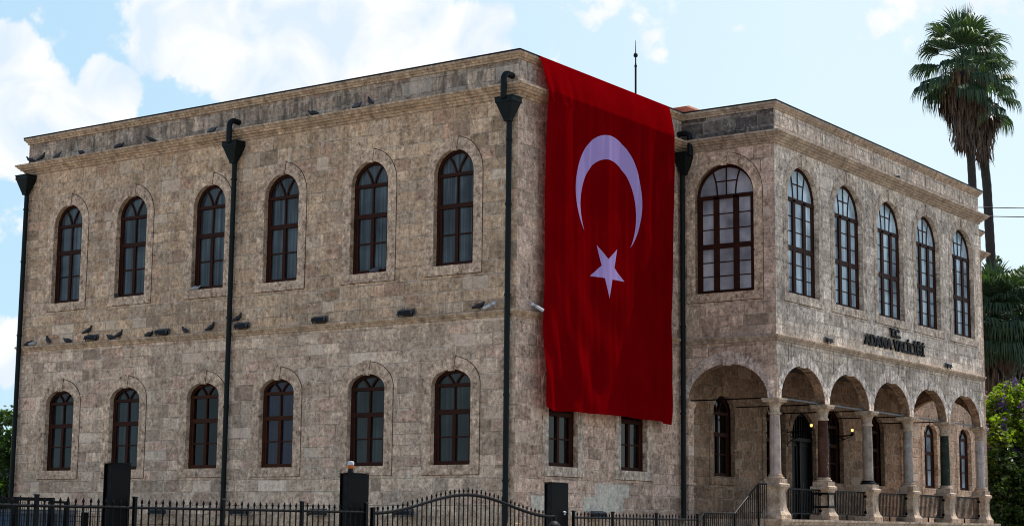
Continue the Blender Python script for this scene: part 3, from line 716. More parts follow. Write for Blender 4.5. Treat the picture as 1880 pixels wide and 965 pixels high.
for (y0, _), (y1, _) in zip(cols, cols[1:]):
    r_ = MB(); a, b = y0 + .26, y1 - .26
    r_.box(CX - .02, CX + .02, a, b, 2.90, 2.945); r_.box(CX - .016, CX + .016, a, b, 2.17, 2.205)
    n = int((b - a) / .115)
    for k in range(n + 1): yy = a + .02 + (b - a - .04) * k / n; r_.box(CX - .010, CX + .010, yy - .010, yy + .010, 2.205, 2.90)
    ym = (a + b) / 2; r_.box(CX - .02, CX + .02, ym - .02, ym + .02, 2.0, 2.17)
    for yy in (a, b):
        for zz in (2.28, 2.80): r_.box(CX - .04, CX + .04, yy - .03, yy + .03, zz - .04, zz + .04)
    r_.build("railing", M['iron'], bld)
# iron clamp round the second pedestal
k_ = MB(); y = cols[1][0]
for zz in (2.38, 2.79):
    k_.sweep([(CX - .265, y - .255), (CX + .265, y - .255), (CX + .265, y + .255), (CX - .265, y + .255)], [(0, zz), (.014, zz), (.014, zz + .06), (0, zz + .06)])
for sx, sy in ((1, -1), (-1, -1), (1, 1)): k_.box(CX + sx * .27 - .02, CX + sx * .27 + .02, y + sy * .26 - .02, y + sy * .26 + .02, 2.38, 2.85)
k_.build("iron_clamp", M['iron'], bld, fix=False)
st = MB(); st.box(.4, 3.0, 6.3, 7.40, 0, 1.15)
for k in range(5): st.box(.4, 3.0, 7.40 + k * .24, 8.555, 1.15 + k * .17 + (.002 if k else 0), 1.15 + (k + 1) * .17)
for k in range(6): st.box(.4, 3.0, 4.5 + k * .3, 6.298, k * .19 + .001, (k + 1) * .19)
st.build("steps", M['trim_grey'], bld, fix=False)
hr = MB(); hx = 3.1
def rail_run(y0, z0, y1, z1, n, drop=.9):
    hr.tube([(hx, y0, z0), (hx, y1, z1)], .024, 8)
    for k in range(n + 1):
        u = k / n; yy = y0 + (y1 - y0) * u; zz = z0 + (z1 - z0) * u; hr.box(hx - .009, hx + .009, yy - .009, yy + .009, zz - drop, zz)
rail_run(4.30, 1.75, 4.77, 2.13, 4, .95); rail_run(4.77, 2.13, 6.55, 2.13, 15, .95); rail_run(6.55, 2.13, 8.02, 3.02, 12, .95); rail_run(8.02, 3.02, 8.55, 3.02, 4, 1.0)
for yy, zz in ((4.30, 1.75), (4.77, 2.13), (6.55, 2.13), (8.02, 3.02)): hr.box(hx - .025, hx + .025, yy - .025, yy + .025, .6, zz)
hr.build("handrail", M['iron'], bld, fix=False)

# drainpipes
def drainpipe(x, y, ox, oy, neck=True):
    """(ox, oy): outward direction of the wall it hangs on"""
    q = MB(); q.tube([(x, y, .15), (x, y, 12.72)], .078, 14)
    for zz in (2.9, 5.2, 7.9, 10.4, 12.2): q.tube([(x, y, zz - .03), (x, y, zz + .03)], .095, 14)
    dp = q.build("drainpipe", M['pipe'], bld, smooth=True)
    h = MB(); hx_, hy_ = x + ox * .05, y + oy * .05
    lo_, hi_ = .10, .30
    h.squarelathe([(lo_, 12.70), (lo_ + .01, 12.76), (hi_ * .92, 13.20), (hi_, 13.22), (hi_, 13.34), (hi_ + .015, 13.345), (hi_ + .015, 13.375)], hx_, hy_, 1.0 if oy else .75, .75 if oy else 1.0)
    h.build("hopper", M['pipe'], dp)
    if neck:
        nk = MB(); px_, py_ = x + ox * .28, y + oy * .28
        bx, by = x - ox * .14, y - oy * .14
        P = [(bx - ox * .03, by - oy * .03, 14.02), (bx + ox * .22, by + oy * .22, 14.03)]
        for k in range(1, 7):
            a = math.pi / 2 * k / 6; P.append((bx + ox * (.22 + .20 * math.sin(a)), by + oy * (.22 + .20 * math.sin(a)), 14.03 - .20 * (1 - math.cos(a))))
        e = P[-1]; P.append((e[0], e[1], 13.30))
        nk.tube(P, .088, 14); nk.build("swan_neck", M['pipe'], dp, smooth=True)
drainpipe(-20.42, -.14, 0, -1, False); drainpipe(-10.63, -.14, 0, -1); drainpipe(-.20, -.14, 0, -1); drainpipe(.14, 8.80, 1, 0)

# pale replacement stones low on the side wall
for y0, y1, z0, z1 in ((3.97, 5.83, 2.562, 2.93), (3.37, 5.50, 2.14, 2.558), (.78, 1.55, 2.14, 2.54), (2.66, 3.02, 2.03, 2.13)):
    q = MB(); n = 3 if y1 - y0 > 1 else 1
    for k in range(n):
        a, b = y0 + (y1 - y0) * k / n, y0 + (y1 - y0) * (k + 1) / n - (.006 if k < n - 1 else 0); q.box(-.05, .007, a, b, z0, z1)
    q.build("replacement_stone", M['patch'], bld, fix=False)

# ------------------------------------------------------------------ flag hanging from the parapet
def make_flag():
    N = NT("flag cloth"); uv = N.n("ShaderNodeUVMap"); sp = N.n("ShaderNodeSeparateXYZ"); N.put(sp.inputs[0], uv.outputs[0])
    y, z = sp.outputs[0], sp.outputs[1]
    def disc(cy, cz, rad, ky=1.0):
        a = N.math('MULTIPLY', N.math('SUBTRACT', y, cy), ky); b = N.math('SUBTRACT', z, cz)
        return N.math('LESS_THAN', N.math('ADD', N.math('MULTIPLY', a, a), N.math('MULTIPLY', b, b)), rad * rad)
    moon = N.math('MULTIPLY', disc(4.18, 11.23, 1.80), N.math('SUBTRACT', 1.0, disc(4.15, 10.79, 1.515)))
    cy, cz, rs = 4.09, 9.04, .945; cnt = None; inner = rs * math.cos(math.radians(72))
    for k in range(5):                                    # inside at least four of the five star lines
        a = math.radians(90 + 36 + 72 * k + 1.5)
        d = N.math('ADD', N.math('MULTIPLY', N.math('SUBTRACT', y, cy), math.cos(a)), N.math('MULTIPLY', N.math('SUBTRACT', z, cz), math.sin(a) / .88))
        t = N.math('LESS_THAN', d, inner); cnt = t if cnt is None else N.math('ADD', cnt, t)
    star = N.math('GREATER_THAN', cnt, 3.5)
    em = N.math('MAXIMUM', moon, star)
    tc = N.n("ShaderNodeTexCoord"); wv = N.noise(tc.outputs['Object'], 1.1, 4)
    red = N.mix(1.0, C4(.195, .0005, .0022), N.ramp(wv, [(.3, (.88,) * 3), (.7, (1.1,) * 3)]), 'MULTIPLY')
    c = N.mix(em, red, C4(.46, .33, .66))
    d = N.principled(Base_Color=c, Roughness=.9, Specular_IOR_Level=.0)
    try: d.inputs['Sheen Weight'].default_value = .0
    except Exception: pass
    tr = N.n("ShaderNodeBsdfTranslucent"); N.put(tr.inputs[0], N.mix(em, C4(.50, .002, .02), C4(.5, .4, .7)))
    m = N.n("ShaderNodeMixShader"); m.inputs[0].default_value = .20
    N.t.links.new(d.outputs[0], m.inputs[1]); N.t.links.new(tr.outputs[0], m.inputs[2])
    mat = N.done(m)
    nu, nv = 220, 300; Y0, Y1 = .93, 7.80; ZB = 4.83; vs = []; uvs = []
    for j in range(nv + 1):
        t = j / nv                       # along the cloth from inside the parapet, over the edge, down
        for i in range(nu + 1):
            u = i / nu; y = Y0 + (Y1 - Y0) * u
            Ltop = .30; Ls = 1.02; Lv = 13.70 - ZB; tot = Ltop + Ls + Lv; l = t * tot
            if l < Ltop: x = -.15 + l / Ltop * .30; z = 14.722 + .004 * math.sin(9 * u)
            elif l < Ltop + Ls:
                q = (l - Ltop) / Ls; x = .15 + .235 * q + .05 * math.sin(math.pi * q) * .3; z = 14.722 - (14.722 - 13.73) * q
            else:
                q = (l - Ltop - Ls) / Lv; x = .385 - .10 * min(1, q * 3) * (1 - .5 * q); z = 13.73 - (13.73 - ZB) * q
            h = max(0.0, (14.7 - z)); dn = min(1, h / 2.0)
            edge = min(u, 1 - u)
            # long gathers: tight at the corners, wide and soft in the middle, and swags low down
            f = .030 * math.sin(u * 58 + .8 * math.sin(z * .5)) * math.exp(-edge * 9) * dn
            f += .040 * math.sin(u * 21 + .35 * z + 1.0) * dn * (.35 + .65 * abs(2 * u - 1))
            f += .006 * math.sin(u * 83 + .5 * math.sin(z * .9) + 2.0) * dn * (.6 + .4 * math.sin(u * 5 + z)) + .003 * math.sin(u * 131 + .4 * z) * dn
            f += .034 * math.sin(u * 37 - .22 * z + .6 * math.sin(u * 9)) * dn * (.3 + .7 * abs(2 * u - 1) ** 2)
            if z < 9.5:
                w_ = (9.5 - z) / 4.7; par_ = (u - .52)
                f += .060 * w_ * math.sin(9 * math.sqrt(par_ * par_ * 9 + .05) + 1.5 * (z - 5) - .6) + .025 * w_ * math.sin(16 * par_ * par_ * 4 - 3.2 * (z - 5))
            if h < 1.2: f += .03 * math.sin(u * 90) * math.exp(-u * 7) * h
            yy = y + .05 * math.sin(z * .8) * (u < .5) * math.exp(-u * 8) + .035 * math.sin(z * .7 + 1) * math.exp(-(1 - u) * 8)
            yy += .14 * max(0, 1 - h / 1.1) * (2 * u - 1)
            sag = .05 * math.sin(math.pi * u) * t - .10 * max(0, u - .86) * t * 3 + (.10 * max(0, .05 - u) / .05) * t
            vs.append((max(x + f + .035, .02 if z < 13.2 else x), yy, z + sag)); uvs.append((y, z))
    fs = []; W_ = nu + 1
    for j in range(nv):
        for i in range(nu): k = j * W_ + i; fs.append((k, k + W_, k + W_ + 1, k + 1))
    me = bpy.data.meshes.new("flag"); me.from_pydata(vs, [], fs); me.materials.append(mat)
    lay = me.uv_layers.new(name="UVMap"); idx = np.zeros(len(me.loops), dtype=np.int32); me.loops.foreach_get('vertex_index', idx)
    lay.data.foreach_set('uv', np.array(uvs, dtype=np.float32)[idx].ravel()); me.polygons.foreach_set('use_smooth', [True] * len(fs)); me.update()
    o = bpy.data.objects.new("flag", me); COL.objects.link(o)
    tag(o, "huge red flag with white crescent and star hanging down from the roof edge", "flag")
make_flag()

# ------------------------------------------------------------------ sign on the porch front
sign = thing("building_sign", "raised black capital letters under the upper windows of the porch", "sign", (LC, 17.8, 7.75))
def lettering(txt, size, y0, y1, z0):
    cu = bpy.data.curves.new("lettering", 'FONT'); cu.body = txt; cu.size = size; cu.extrude = .03; cu.offset = .018
    cu.align_x = 'LEFT'; cu.space_character = 1.02
    tmp = bpy.data.objects.new("tmp", cu); COL.objects.link(tmp)
    dg = bpy.context.evaluated_depsgraph_get(); dg.update()
    me = bpy.data.meshes.new_from_object(tmp.evaluated_get(dg)); bpy.data.objects.remove(tmp); bpy.data.curves.remove(cu)
    xs = [v.co.x for v in me.vertices]; x0, x1 = min(xs), max(xs); k = (y1 - y0) / (x1 - x0)
    for v in me.vertices:
        sx, sy, sz = v.co; v.co = (.075 + sz, y0 + (sx - x0) * k - 17.8, z0 + sy - 7.75)
    me.materials.clear(); me.materials.append(M['letters']); me.name = "lettering"
    o = bpy.data.objects.new("lettering", me); COL.objects.link(o); o.parent = sign
lettering("T.C.", .40, 17.36, 18.22, 8.24)
lettering("ADANA VAL\u0130L\u0130\u011e\u0130", .50, 15.22, 20.33, 7.79)

# ------------------------------------------------------------------ floodlights, cameras, lanterns
def floodlight(label, loc, rz, group, w=.50):
    t = thing("floodlight", label, "floodlight", loc, rz, group)
    b = MB(); h = w / 2     # local: wall behind at +y, light throws to -y
    b.hexa([(-h, -.17, .0), (h, -.17, .0), (h, .02, -.01), (-h, .02, -.01), (-h, -.15, .105), (h, -.15, .105), (h, .0, .165), (-h, .0, .165)])
    for k in range(6): x = -h + .05 + k * (w - .1) / 5; b.box(x - .006, x + .006, .0, .035, .0, .15)
    b.build("housing", M['lamp_grey'], t)
    q = MB(); q.face([(-h + .02, -.174, .01), (h - .02, -.174, .01), (h - .02, -.156, .098), (-h + .02, -.156, .098)]); q.box(-h - .01, h + .01, -.19, -.172, -.015, .003)
    q.build("lens", M['lamp_dark'], t, fix=False)
    q = MB()
    for sx in (-1, 1): q.box(sx * (h + .006) - .006, sx * (h + .006) + .006, -.10, -.06, -.045, .08)
    q.box(-h, h, -.10, -.06, -.055, -.045); q.build("bracket", M['lamp_dark'], t)
    return t
SCALE_CAM = .8
G1 = "floodlights on the string course"; G2 = "floodlights at the foot of the wall"
f0 = floodlight("grey leftmost floodlight on the middle ledge, an upright pigeon standing on it", (-16.84, -.06, 7.58), 0, G1)
for x, l in ((-13.55, "grey floodlight on the middle ledge below and between the second and third upper windows"),
             (-10.10, "grey floodlight on the middle ledge just right of the middle drainpipe, a pigeon on it"),
             (-6.97, "grey floodlight on the middle ledge below and between the fourth and fifth upper windows"),
             (-3.72, "grey floodlight on the middle ledge below and between the fifth and sixth upper windows")):
    dup(f0, (x, -.06, 7.58), label=l)
g0 = floodlight("dark floodlight low on the wall just right of the left gate pillar", (-13.28, -.22, 1.99), 0, G2, .62)
for x, l in ((-9.80, "dark floodlight low on the wall just right of the middle drainpipe's foot"),
             (-6.71, "dark floodlight low on the wall left of the pillar with the orange beacon"),
             (-3.55, "dark floodlight low on the wall behind the arched gate")):
    dup(g0, (x, -.22, 1.99), label=l)
dup(g0, (.22, 3.73, 2.0), R(90), "dark floodlight low on the side wall under the pale replacement stones")
G3 = "small floodlights beside the sign"
h0 = floodlight("small dark floodlight on the porch ledge left of the sign letters", (LC + .06, 12.38, 7.58), R(90), G3, .26)
dup(h0, (LC + .06, 22.45, 7.58), label="small dark floodlight on the porch ledge right of the sign letters")

def camera_thing(label, loc, rz, tilt=-.35):
    t = thing("security_camera", label, "security camera", loc, rz, "security cameras at the corner")
    b = MB(); d = Vector((math.cos(tilt), 0, math.sin(tilt)))
    b.tube([d * .06, d * .30], .052, 14); b.tube([d * .02, d * .34 + Vector((0, 0, .012))], [.058, .060], 14); b.build("housing", M['white_plastic'], t, smooth=True)
    b = MB(); b.tube([d * .335, d * .352], .045, 14); b.build("lens", M['lens'], t)
    b = MB(); b.tube([(-.10, 0, .06), (-.02, 0, .03), tuple(d * .08)], .022, 10); b.lathe([(.05, -.01), (.075, .0), (.075, .04), (.06, .09), (.03, .11)], -.12, 0, 14); b.build("mount", M['white_plastic'], t, smooth=True)
    t.scale = (.8,) * 3
    return t
camera_thing("white security camera on the ledge left of the corner drainpipe, pointing left", (-.72, -.16, 7.66), R(180))
camera_thing("white security camera on the ledge at the flag's left edge, pointing right", (.20, .62, 7.66), R(62), -.5)

def lantern(y, label):
    t = thing("wall_lantern", label, "wall lantern", (0, y, 5.0), 0, "lanterns beside the porch door")
    b = MB(); b.tube([(.03, 0, 0), (.94, 0, .03)], .02, 8)
    sc = []
    for k in range(26):
        a = k / 25 * 2.2 * math.pi; r_ = .15 * (1 - k / 32); sc.append((.30 + r_ * math.cos(a) * 1.7, 0, -.13 + r_ * math.sin(a)))
    b.tube(sc, .014, 6)
    sc = [(.62 + .11 * (1 - k / 26) * math.cos(k / 25 * 2 * math.pi) * 1.5, 0, -.07 + .09 * (1 - k / 26) * math.sin(k / 25 * 2 * math.pi)) for k in range(24)]
    b.tube(sc, .012, 6); b.tube([(.03, 0, -.42), (.15, 0, -.30), (.5, 0, -.16), (.92, 0, .0)], .014, 6)
    b.box(.0, .03, -.05, .05, -.5, .12); b.build("bracket", M['iron'], t)
    c = MB(); c.lathe([(.02, .02), (.075, .05), (.08, .075), (.045, .08), (.045, .15)], .94, 0, 14); c.build("lamp_holder", M['iron'], t)
    u = MB(); u.lathe([(.02, .15), (.042, .18), (.048, .21), (.038, .24), (.010, .26)], .94, 0, 14); u.build("bulb", M['bulb'], t, smooth=True)
    return t
lantern(19.42, "lit scroll bracket lantern on the porch wall right of the dark door")
lantern(16.12, "lit scroll bracket lantern mostly hidden behind the dark red porch column")

# ------------------------------------------------------------------ pigeons
def pigeon_mesh(pose, mat):
    """one closed body: rings along the spine from tail tip over body and neck to the bill"""
    if pose == 'up': sp = [(-.19, .05, .012, .035), (-.12, .075, .025, .045), (-.06, .10, .055, .052), (.01, .135, .068, .070), (.06, .175, .060, .060), (.085, .215, .040, .038), (.092, .245, .032, .030), (.100, .270, .033, .031), (.118, .282, .026, .024), (.140, .279, .008, .007), (.160, .272, .003, .003)]
    elif pose == 'low': sp = [(-.20, .045, .012, .04), (-.13, .055, .03, .05), (-.07, .07, .055, .065), (.0, .08, .068, .075), (.07, .085, .058, .062), (.11, .11, .038, .038), (.13, .135, .032, .030), (.15, .150, .030, .028), (.17, .150, .02, .02), (.19, .145, .006, .006)]
    else: sp = [(-.21, .06, .010, .035), (-.13, .075, .028, .045), (-.07, .095, .055, .055), (.0, .115, .066, .068), (.06, .135, .056, .056), (.095, .165, .036, .036), (.112, .195, .031, .029), (.130, .212, .031, .029), (.150, .214, .022, .021), (.172, .208, .006, .006)]
    b = MB(); n = 10; vs = []; fs = []
    for i, (x, z, rw, rh) in enumerate(sp):
        x0, z0 = sp[max(i - 1, 0)][:2]; x1, z1 = sp[min(i + 1, len(sp) - 1)][:2]; l = math.hypot(x1 - x0, z1 - z0); nx, nz_ = -(z1 - z0) / l, (x1 - x0) / l
        for k in range(n):
            a = 2 * math.pi * k / n; vs.append((x + nx * rh * math.sin(a), rw * math.cos(a), z + nz_ * rh * math.sin(a)))
    for i in range(len(sp) - 1):
        for k in range(n): p, q = i * n + k, i * n + (k + 1) % n; fs.append((p, q, q + n, p + n))
    fs.append(tuple(range(n - 1, -1, -1))); fs.append(tuple(range((len(sp) - 1) * n, len(sp) * n))); b.add(vs, fs)
    if pose != 'low':
        for sy in (-1, 1): b.tube([(.01, sy * .022, .08), (.015, sy * .025, .005), (.045, sy * .028, .003)], .006, 5)
    return b, mat
PG = {}
def pigeon(pose, mk, loc, rz, label, group):
    key = (pose, mk)
    if key not in PG:
        b, m = pigeon_mesh(pose, M[mk]); o = b.build("pigeon", m, None, smooth='all'); PG[key] = o
        tag(o, label, "pigeon", group)
    else:
        o = PG[key].copy(); COL.objects.link(o); o['label'] = label; o['group'] = group
    o.location = loc; o.rotation_euler = (0, 0, R(rz)); o.scale = (1.0,) * 3 if mk != 'pigeon_white' else (.85,) * 3
ZC_ = 13.80; ZL = 7.535
gc = "pigeons on the roof cornice"; gl_ = "pigeons on the middle ledge"
for pose, mk, x, rz, l in (
    ('mid', 'pigeon', -20.30, 200, "dark pigeon at the far left end of the roof cornice"),
    ('up', 'pigeon', -19.72, 20, "upright pigeon second from the left end of the roof cornice"),
    ('mid', 'pigeon_grey', -18.90, 10, "grey pigeon with raised head, third from the left on the roof cornice"),
    ('low', 'pigeon', -17.72, 170, "crouching dark pigeon, fourth from the left on the roof cornice"),
    ('low', 'pigeon', -15.86, 15, "dark pigeon on the cornice above the second upper window from the left"),
    ('mid', 'pigeon', -14.40, 200, "dark pigeon on the cornice above the gap between second and third upper windows"),
    ('low', 'pigeon_grey', -11.62, 5, "grey crouching pigeon on the cornice just left of the middle drainpipe"),
    ('low', 'pigeon', -7.42, 190, "dark crouching pigeon on the cornice right of the fourth upper window"),
    ('low', 'pigeon_grey', -5.68, 0, "grey pigeon lying on the cornice above the fifth upper window"),
    ('up', 'pigeon', -5.18, 160, "upright dark pigeon on the cornice beside a grey lying one")):
    pigeon(pose, mk, (x, -.17, ZC_), rz, l, gc)
for pose, mk, x, rz, z, l in (
    ('low', 'pigeon', -20.05, 0, ZL, "dark pigeon on the middle ledge against the left drainpipe"),
    ('low', 'pigeon_white', -19.80, 20, ZL, "pale pigeon lying on the middle ledge near the left drainpipe"),
    ('up', 'pigeon', -19.05, 165, ZL, "upright pigeon on the middle ledge, third from the left drainpipe"),
    ('low', 'pigeon', -18.10, 185, ZL, "pigeon lying flat on the middle ledge below the first upper window"),
    ('up', 'pigeon', -17.05, 30, 7.745, "upright pigeon on top of the leftmost ledge floodlight"),
    ('low', 'pigeon', -16.02, 180, ZL, "low pigeon on the middle ledge just right of the leftmost floodlight"),
    ('up', 'pigeon', -15.62, 25, ZL, "upright pigeon on the middle ledge below the second upper window"),
    ('low', 'pigeon', -14.22, 0, ZL, "small dark pigeon on the middle ledge just left of the second floodlight"),
    ('mid', 'pigeon', -12.62, 170, ZL, "dark pigeon on the middle ledge right of the second floodlight"),
    ('up', 'pigeon', -11.50, 15, ZL, "dark pigeon on the middle ledge just left of the middle drainpipe"),
    ('up', 'pigeon', -10.32, 20, 7.745, "pigeon standing on the floodlight beside the middle drainpipe"),
    ('mid', 'pigeon', -1.20, 25, ZL + .03, "dark pigeon on the ledge beside the left security camera")):
    pigeon(pose, mk, (x, -.055 if z < 7.7 else -.10, z), rz, l, gl_)
pigeon('low', 'pigeon_white', (-12.30, .05, 8.895), 30, "white pigeon on the sill of the third upper window", "pigeons on window sills")
pigeon('low', 'pigeon_grey', (-5.02, .05, 8.895), 10, "grey pigeon on the sill of the fifth upper window", "pigeons on window sills")
pigeon('low', 'pigeon', (-16.02, .04, 8.895), 190, "dark pigeon on the sill of the second upper window from the left", "pigeons on window sills")
pigeon('low', 'pigeon', (LC + .17, 18.11, ZC_), 90, "dark pigeon on the porch cornice high above the sign", "pigeons on the porch cornice")

# ------------------------------------------------------------------ lightning rod
t = thing("lightning_rod", "thin lightning rod with a small knob standing on the roof behind the flag", "lightning rod", (-2.31, 10.0, 13.95))
b = MB(); b.tube([(0, 0, 0), (0, 0, 2.85)], .034, 8); b.box(-.15, .15, -.15, .15, 0, .04); b.build("mast", M['lamp_dark'], t)
b = MB(); b.lathe([(.03, 2.85), (.05, 2.9), (.03, 2.96), (.022, 3.02), (.022, 3.2), (.06, 3.22), (.075, 3.27), (.06, 3.33), (.02, 3.36)], 0, 0, 10); b.build("knob", M['lamp_dark'], t, smooth=True)
b = MB(); b.tube([(0, 0, 3.3), (0, 0, 3.78)], [.018, .008], 8); b.build("tip", M['lamp_dark'], t)

# ------------------------------------------------------------------ fence, gate and gate pillars
FX = 8.0
def picket(mb, y, z0, z1, spike=True, r_=.0085):
    mb.box(FX - r_, FX + r_, y - r_, y + r_, z0, z1 - (.085 if spike else 0))
    if spike:
        a = z1 - .085
        mb.lathe([(.008, a), (.018, a + .018), (.020, a + .035), (.011, a + .06), (.001, a + .085)], FX, y, 6)
def fence(name, label, posts, rail=1.905, top=2.03, post_top=2.045):
    t = thing(name, label, "fence", (FX, posts[0], 0), 0, "spiked iron fence runs along the pavement"); t_inv = (-FX, -posts[0], 0)
    def b(mb, n): 
        mb.v = [(x - FX, y - posts[0], z) for x, y, z in mb.v]; return mb.build(n, M['iron'], t, fix=False)
    for y in posts:
        m = MB(); m.box(FX - .025, FX + .025, y - .025, y + .025, 0, post_top); m.squarelathe([(.034, post_top), (.034, post_top + .012), (.015, post_top + .022)], FX, y); b(m, "post")
    for y0, y1 in zip(posts, posts[1:]):
        m = MB()
        m.tube([(FX, y0 + .025, rail), (FX, y1 - .025, rail)], .021, 8); m.tube([(FX, y0 + .025, .22), (FX, y1 - .025, .22)], .02, 8)
        n = round((y1 - y0) / .137)
        for k in range(1, n): picket(m, y0 + (y1 - y0) * k / n, .08, top + random.uniform(-.012, .012))
        b(m, "panel")
    return t
fence("iron_fence", "black spiked iron fence running left of the arched gate in front of the facade", [-26.1, -24.33, -22.55, -20.775, -18.99, -17.21, -15.62], 1.905, 2.035)
fence("iron_fence", "black spiked iron fence right of the pillar with the door handle", [-9.28, -7.83, -6.09, -4.32], 1.885, 2.0, 2.0)
gate = thing("arched_gate", "black iron sliding gate with an arched top rail and spiked bars", "gate", (FX, -15.45, 0))
GY0, GY1 = -15.44, -9.95
def gz(y):
    u = (y - GY0) / (GY1 - GY0); return 1.895 + .358 * (.5 - .5 * math.cos(2 * math.pi * min(1, max(0, u * 1.02))))
def gb(mb, n): mb.v = [(x - FX, y + 15.45, z) for x, y, z in mb.v]; return mb.build(n, M['iron'], gate, fix=False)
m = MB(); m.tube([(FX, GY0 + (GY1 - GY0) * k / 60, gz(GY0 + (GY1 - GY0) * k / 60)) for k in range(61)], .030, 8); gb(m, "top_rail")
m = MB(); m.tube([(FX, GY0, .2), (FX, GY1, .2)], .03, 8); m.tube([(FX, GY0, 1.0), (FX, GY1, 1.0)], .018, 8); gb(m, "lower_rail")
m = MB(); n = 41
for k in range(1, n): y = GY0 + (GY1 - GY0) * k / n; picket(m, y, .1, gz(y) + .125)
gb(m, "bars")
for y in (GY0, GY1): m = MB(); m.box(FX - .03, FX + .03, y - .03, y + .03, .02, 1.99 if y == GY0 else 1.92); gb(m, "gate_post")

def pillar(y0, y1, h, label):
    t = thing("gate_pillar", label, "gate pillar", (7.80, (y0 + y1) / 2, 0), 0, "black sheet metal gate pillars")
    d = (y1 - y0) / 2; q = MB()
    q.box(-.085, .085, -d + .06, d, 0, h - .004)                                   # closed box towards the street
    for sx in (-1, 1): q.box(sx * .085 - (.012 if sx > 0 else 0), sx * .085 + (.012 if sx < 0 else 0), -d, -d + .058, 0, h - .004)
    q.build("post", M['sheet'], t, fix=False)
    q = MB(); q.box(-.09, .09, -d - .004, d + .004, h, h + .012); q.build("cap", M['sheet'], t)
    q = MB(); q.box(-.070, .070, -d + .052, -d + .057, .02, h - .01); q.build("recess_panel", M['inside'], t)
    return t
pillar(-21.13, -20.77, 2.53, "black metal gate pillar at the left end of the fence in front of the second lower window")
pillar(-15.97, -15.42, 2.545, "black metal gate pillar carrying the small orange beacon")
p3 = pillar(-9.89, -9.30, 2.55, "black metal gate pillar with a small door handle right of the arched gate")
q = MB(); q.tube([(.09, .16, 1.985), (.12, .16, 1.985), (.122, .06, 1.992)], .011, 8); q.lathe([(.001, 1.93), (.02, 1.935), (.02, 2.0), (.001, 2.01)], .088, .16, 8); q.build("handle", M['white_plastic'], p3)
t = thing("warning_beacon", "small orange and white warning beacon on top of the middle gate pillar", "beacon", (7.80, -15.80, 2.558))
b = MB(); b.lathe([(.055, 0), (.055, .03), (.045, .05), (.045, .07)], 0, 0, 14); b.build("base", M['inside'], t, smooth=True)
b = MB(); b.lathe([(.052, .07), (.055, .075), (.055, .125), (.050, .13)], 0, 0, 14); b.build("lens", M['orange'], t, smooth=True)
b = MB(); b.lathe([(.056, .13), (.056, .175), (.045, .19), (.01, .195)], 0, 0, 14); b.build("cap", M['white_plastic'], t, smooth=True)

# welded mesh gate, barrier sheets and a short post behind the left end of the fence
t = thing("mesh_gate", "dark framed welded mesh gate behind the fence at the far left", "gate", (7.0, -21.8, 0))
b = MB()
for y in (-22.09, -21.45): b.box(-.03, .03, y + 21.8 - .03, y + 21.8 + .03, 0, 2.035)
b.box(-.028, .028, -.26, .32, 1.985, 2.033); b.box(-.028, .028, -.26, .32, .1, .15)
b.box(-.028, .028, -1.6, -.32, 1.98, 2.03); b.box(-.028, .028, .38, .62, 1.955, 1.99); b.box(-.03, .03, .60, .66, 0, 1.99)
b.build("frame", M['iron'], t)
b = MB()
for k in range(70): y = -1.6 + k * .042; b.box(-.003, .003, y - .003, y + .003, .15, 1.98 if y < .36 else 1.945)
for k in range(24): z = .2 + k * .075; b.box(-.003, .003, -1.6, 1.3, z - .003, z + .003)
b.build("mesh", M['iron'], t)
def barrier(y0, y1, h, mk, label):
    t = thing("barrier_panel", label, "barrier panel", (6.2, (y0 + y1) / 2, 0), 0, "upright barrier sheets behind the mesh gate"); d = (y1 - y0) / 2
    q = MB(); n = max(4, int((y1 - y0) / .09))
    for k in range(n):
        a = -d + 2 * d * k / n; q.box(-.02 - .012 * (k % 2), .02 - .012 * (k % 2), a, a + 2 * d / n - .001, .12, h)
    q.build("sheet", M[mk], t); q = MB(); q.box(-.045, .03, -d, d, h + .002, h + .05); q.build("frame", M['lamp_grey'], t); q = MB(); q.box(-.045, .03, -d, d, .05, .118); q.build("frame", M['lamp_grey'], t)
    q = MB(); 
    for s_ in (-.8, .8): q.box(-.25, .25, s_ * d - .03, s_ * d + .03, 0, .05)
    q.build("foot", M['iron'], t)
barrier(-23.7, -22.62, 1.82, 'barrier_pale', "pale ribbed barrier sheet at the far left edge behind the fence")
barrier(-22.60, -22.05, 1.80, 'barrier_grey', "grey ribbed barrier sheet behind the mesh gate's left post")
barrier(-22.03, -21.30, 1.82, 'barrier_blue', "bright blue ribbed barrier sheet behind the mesh gate")
barrier(-21.28, -20.30, 1.82, 'barrier_grey', "grey ribbed barrier sheet just left of the left gate pillar")
t = thing("intercom_post", "short dark post with a pale cap beside the left gate pillar", "post", (7.6, -21.35, 0))
b = MB(); b.box(-.035, .035, -.035, .035, 0, 1.83); b.build("post", M['iron'], t); b = MB(); b.box(-.045, .045, -.045, .045, 1.832, 1.85); b.build("cap", M['kerb'], t)

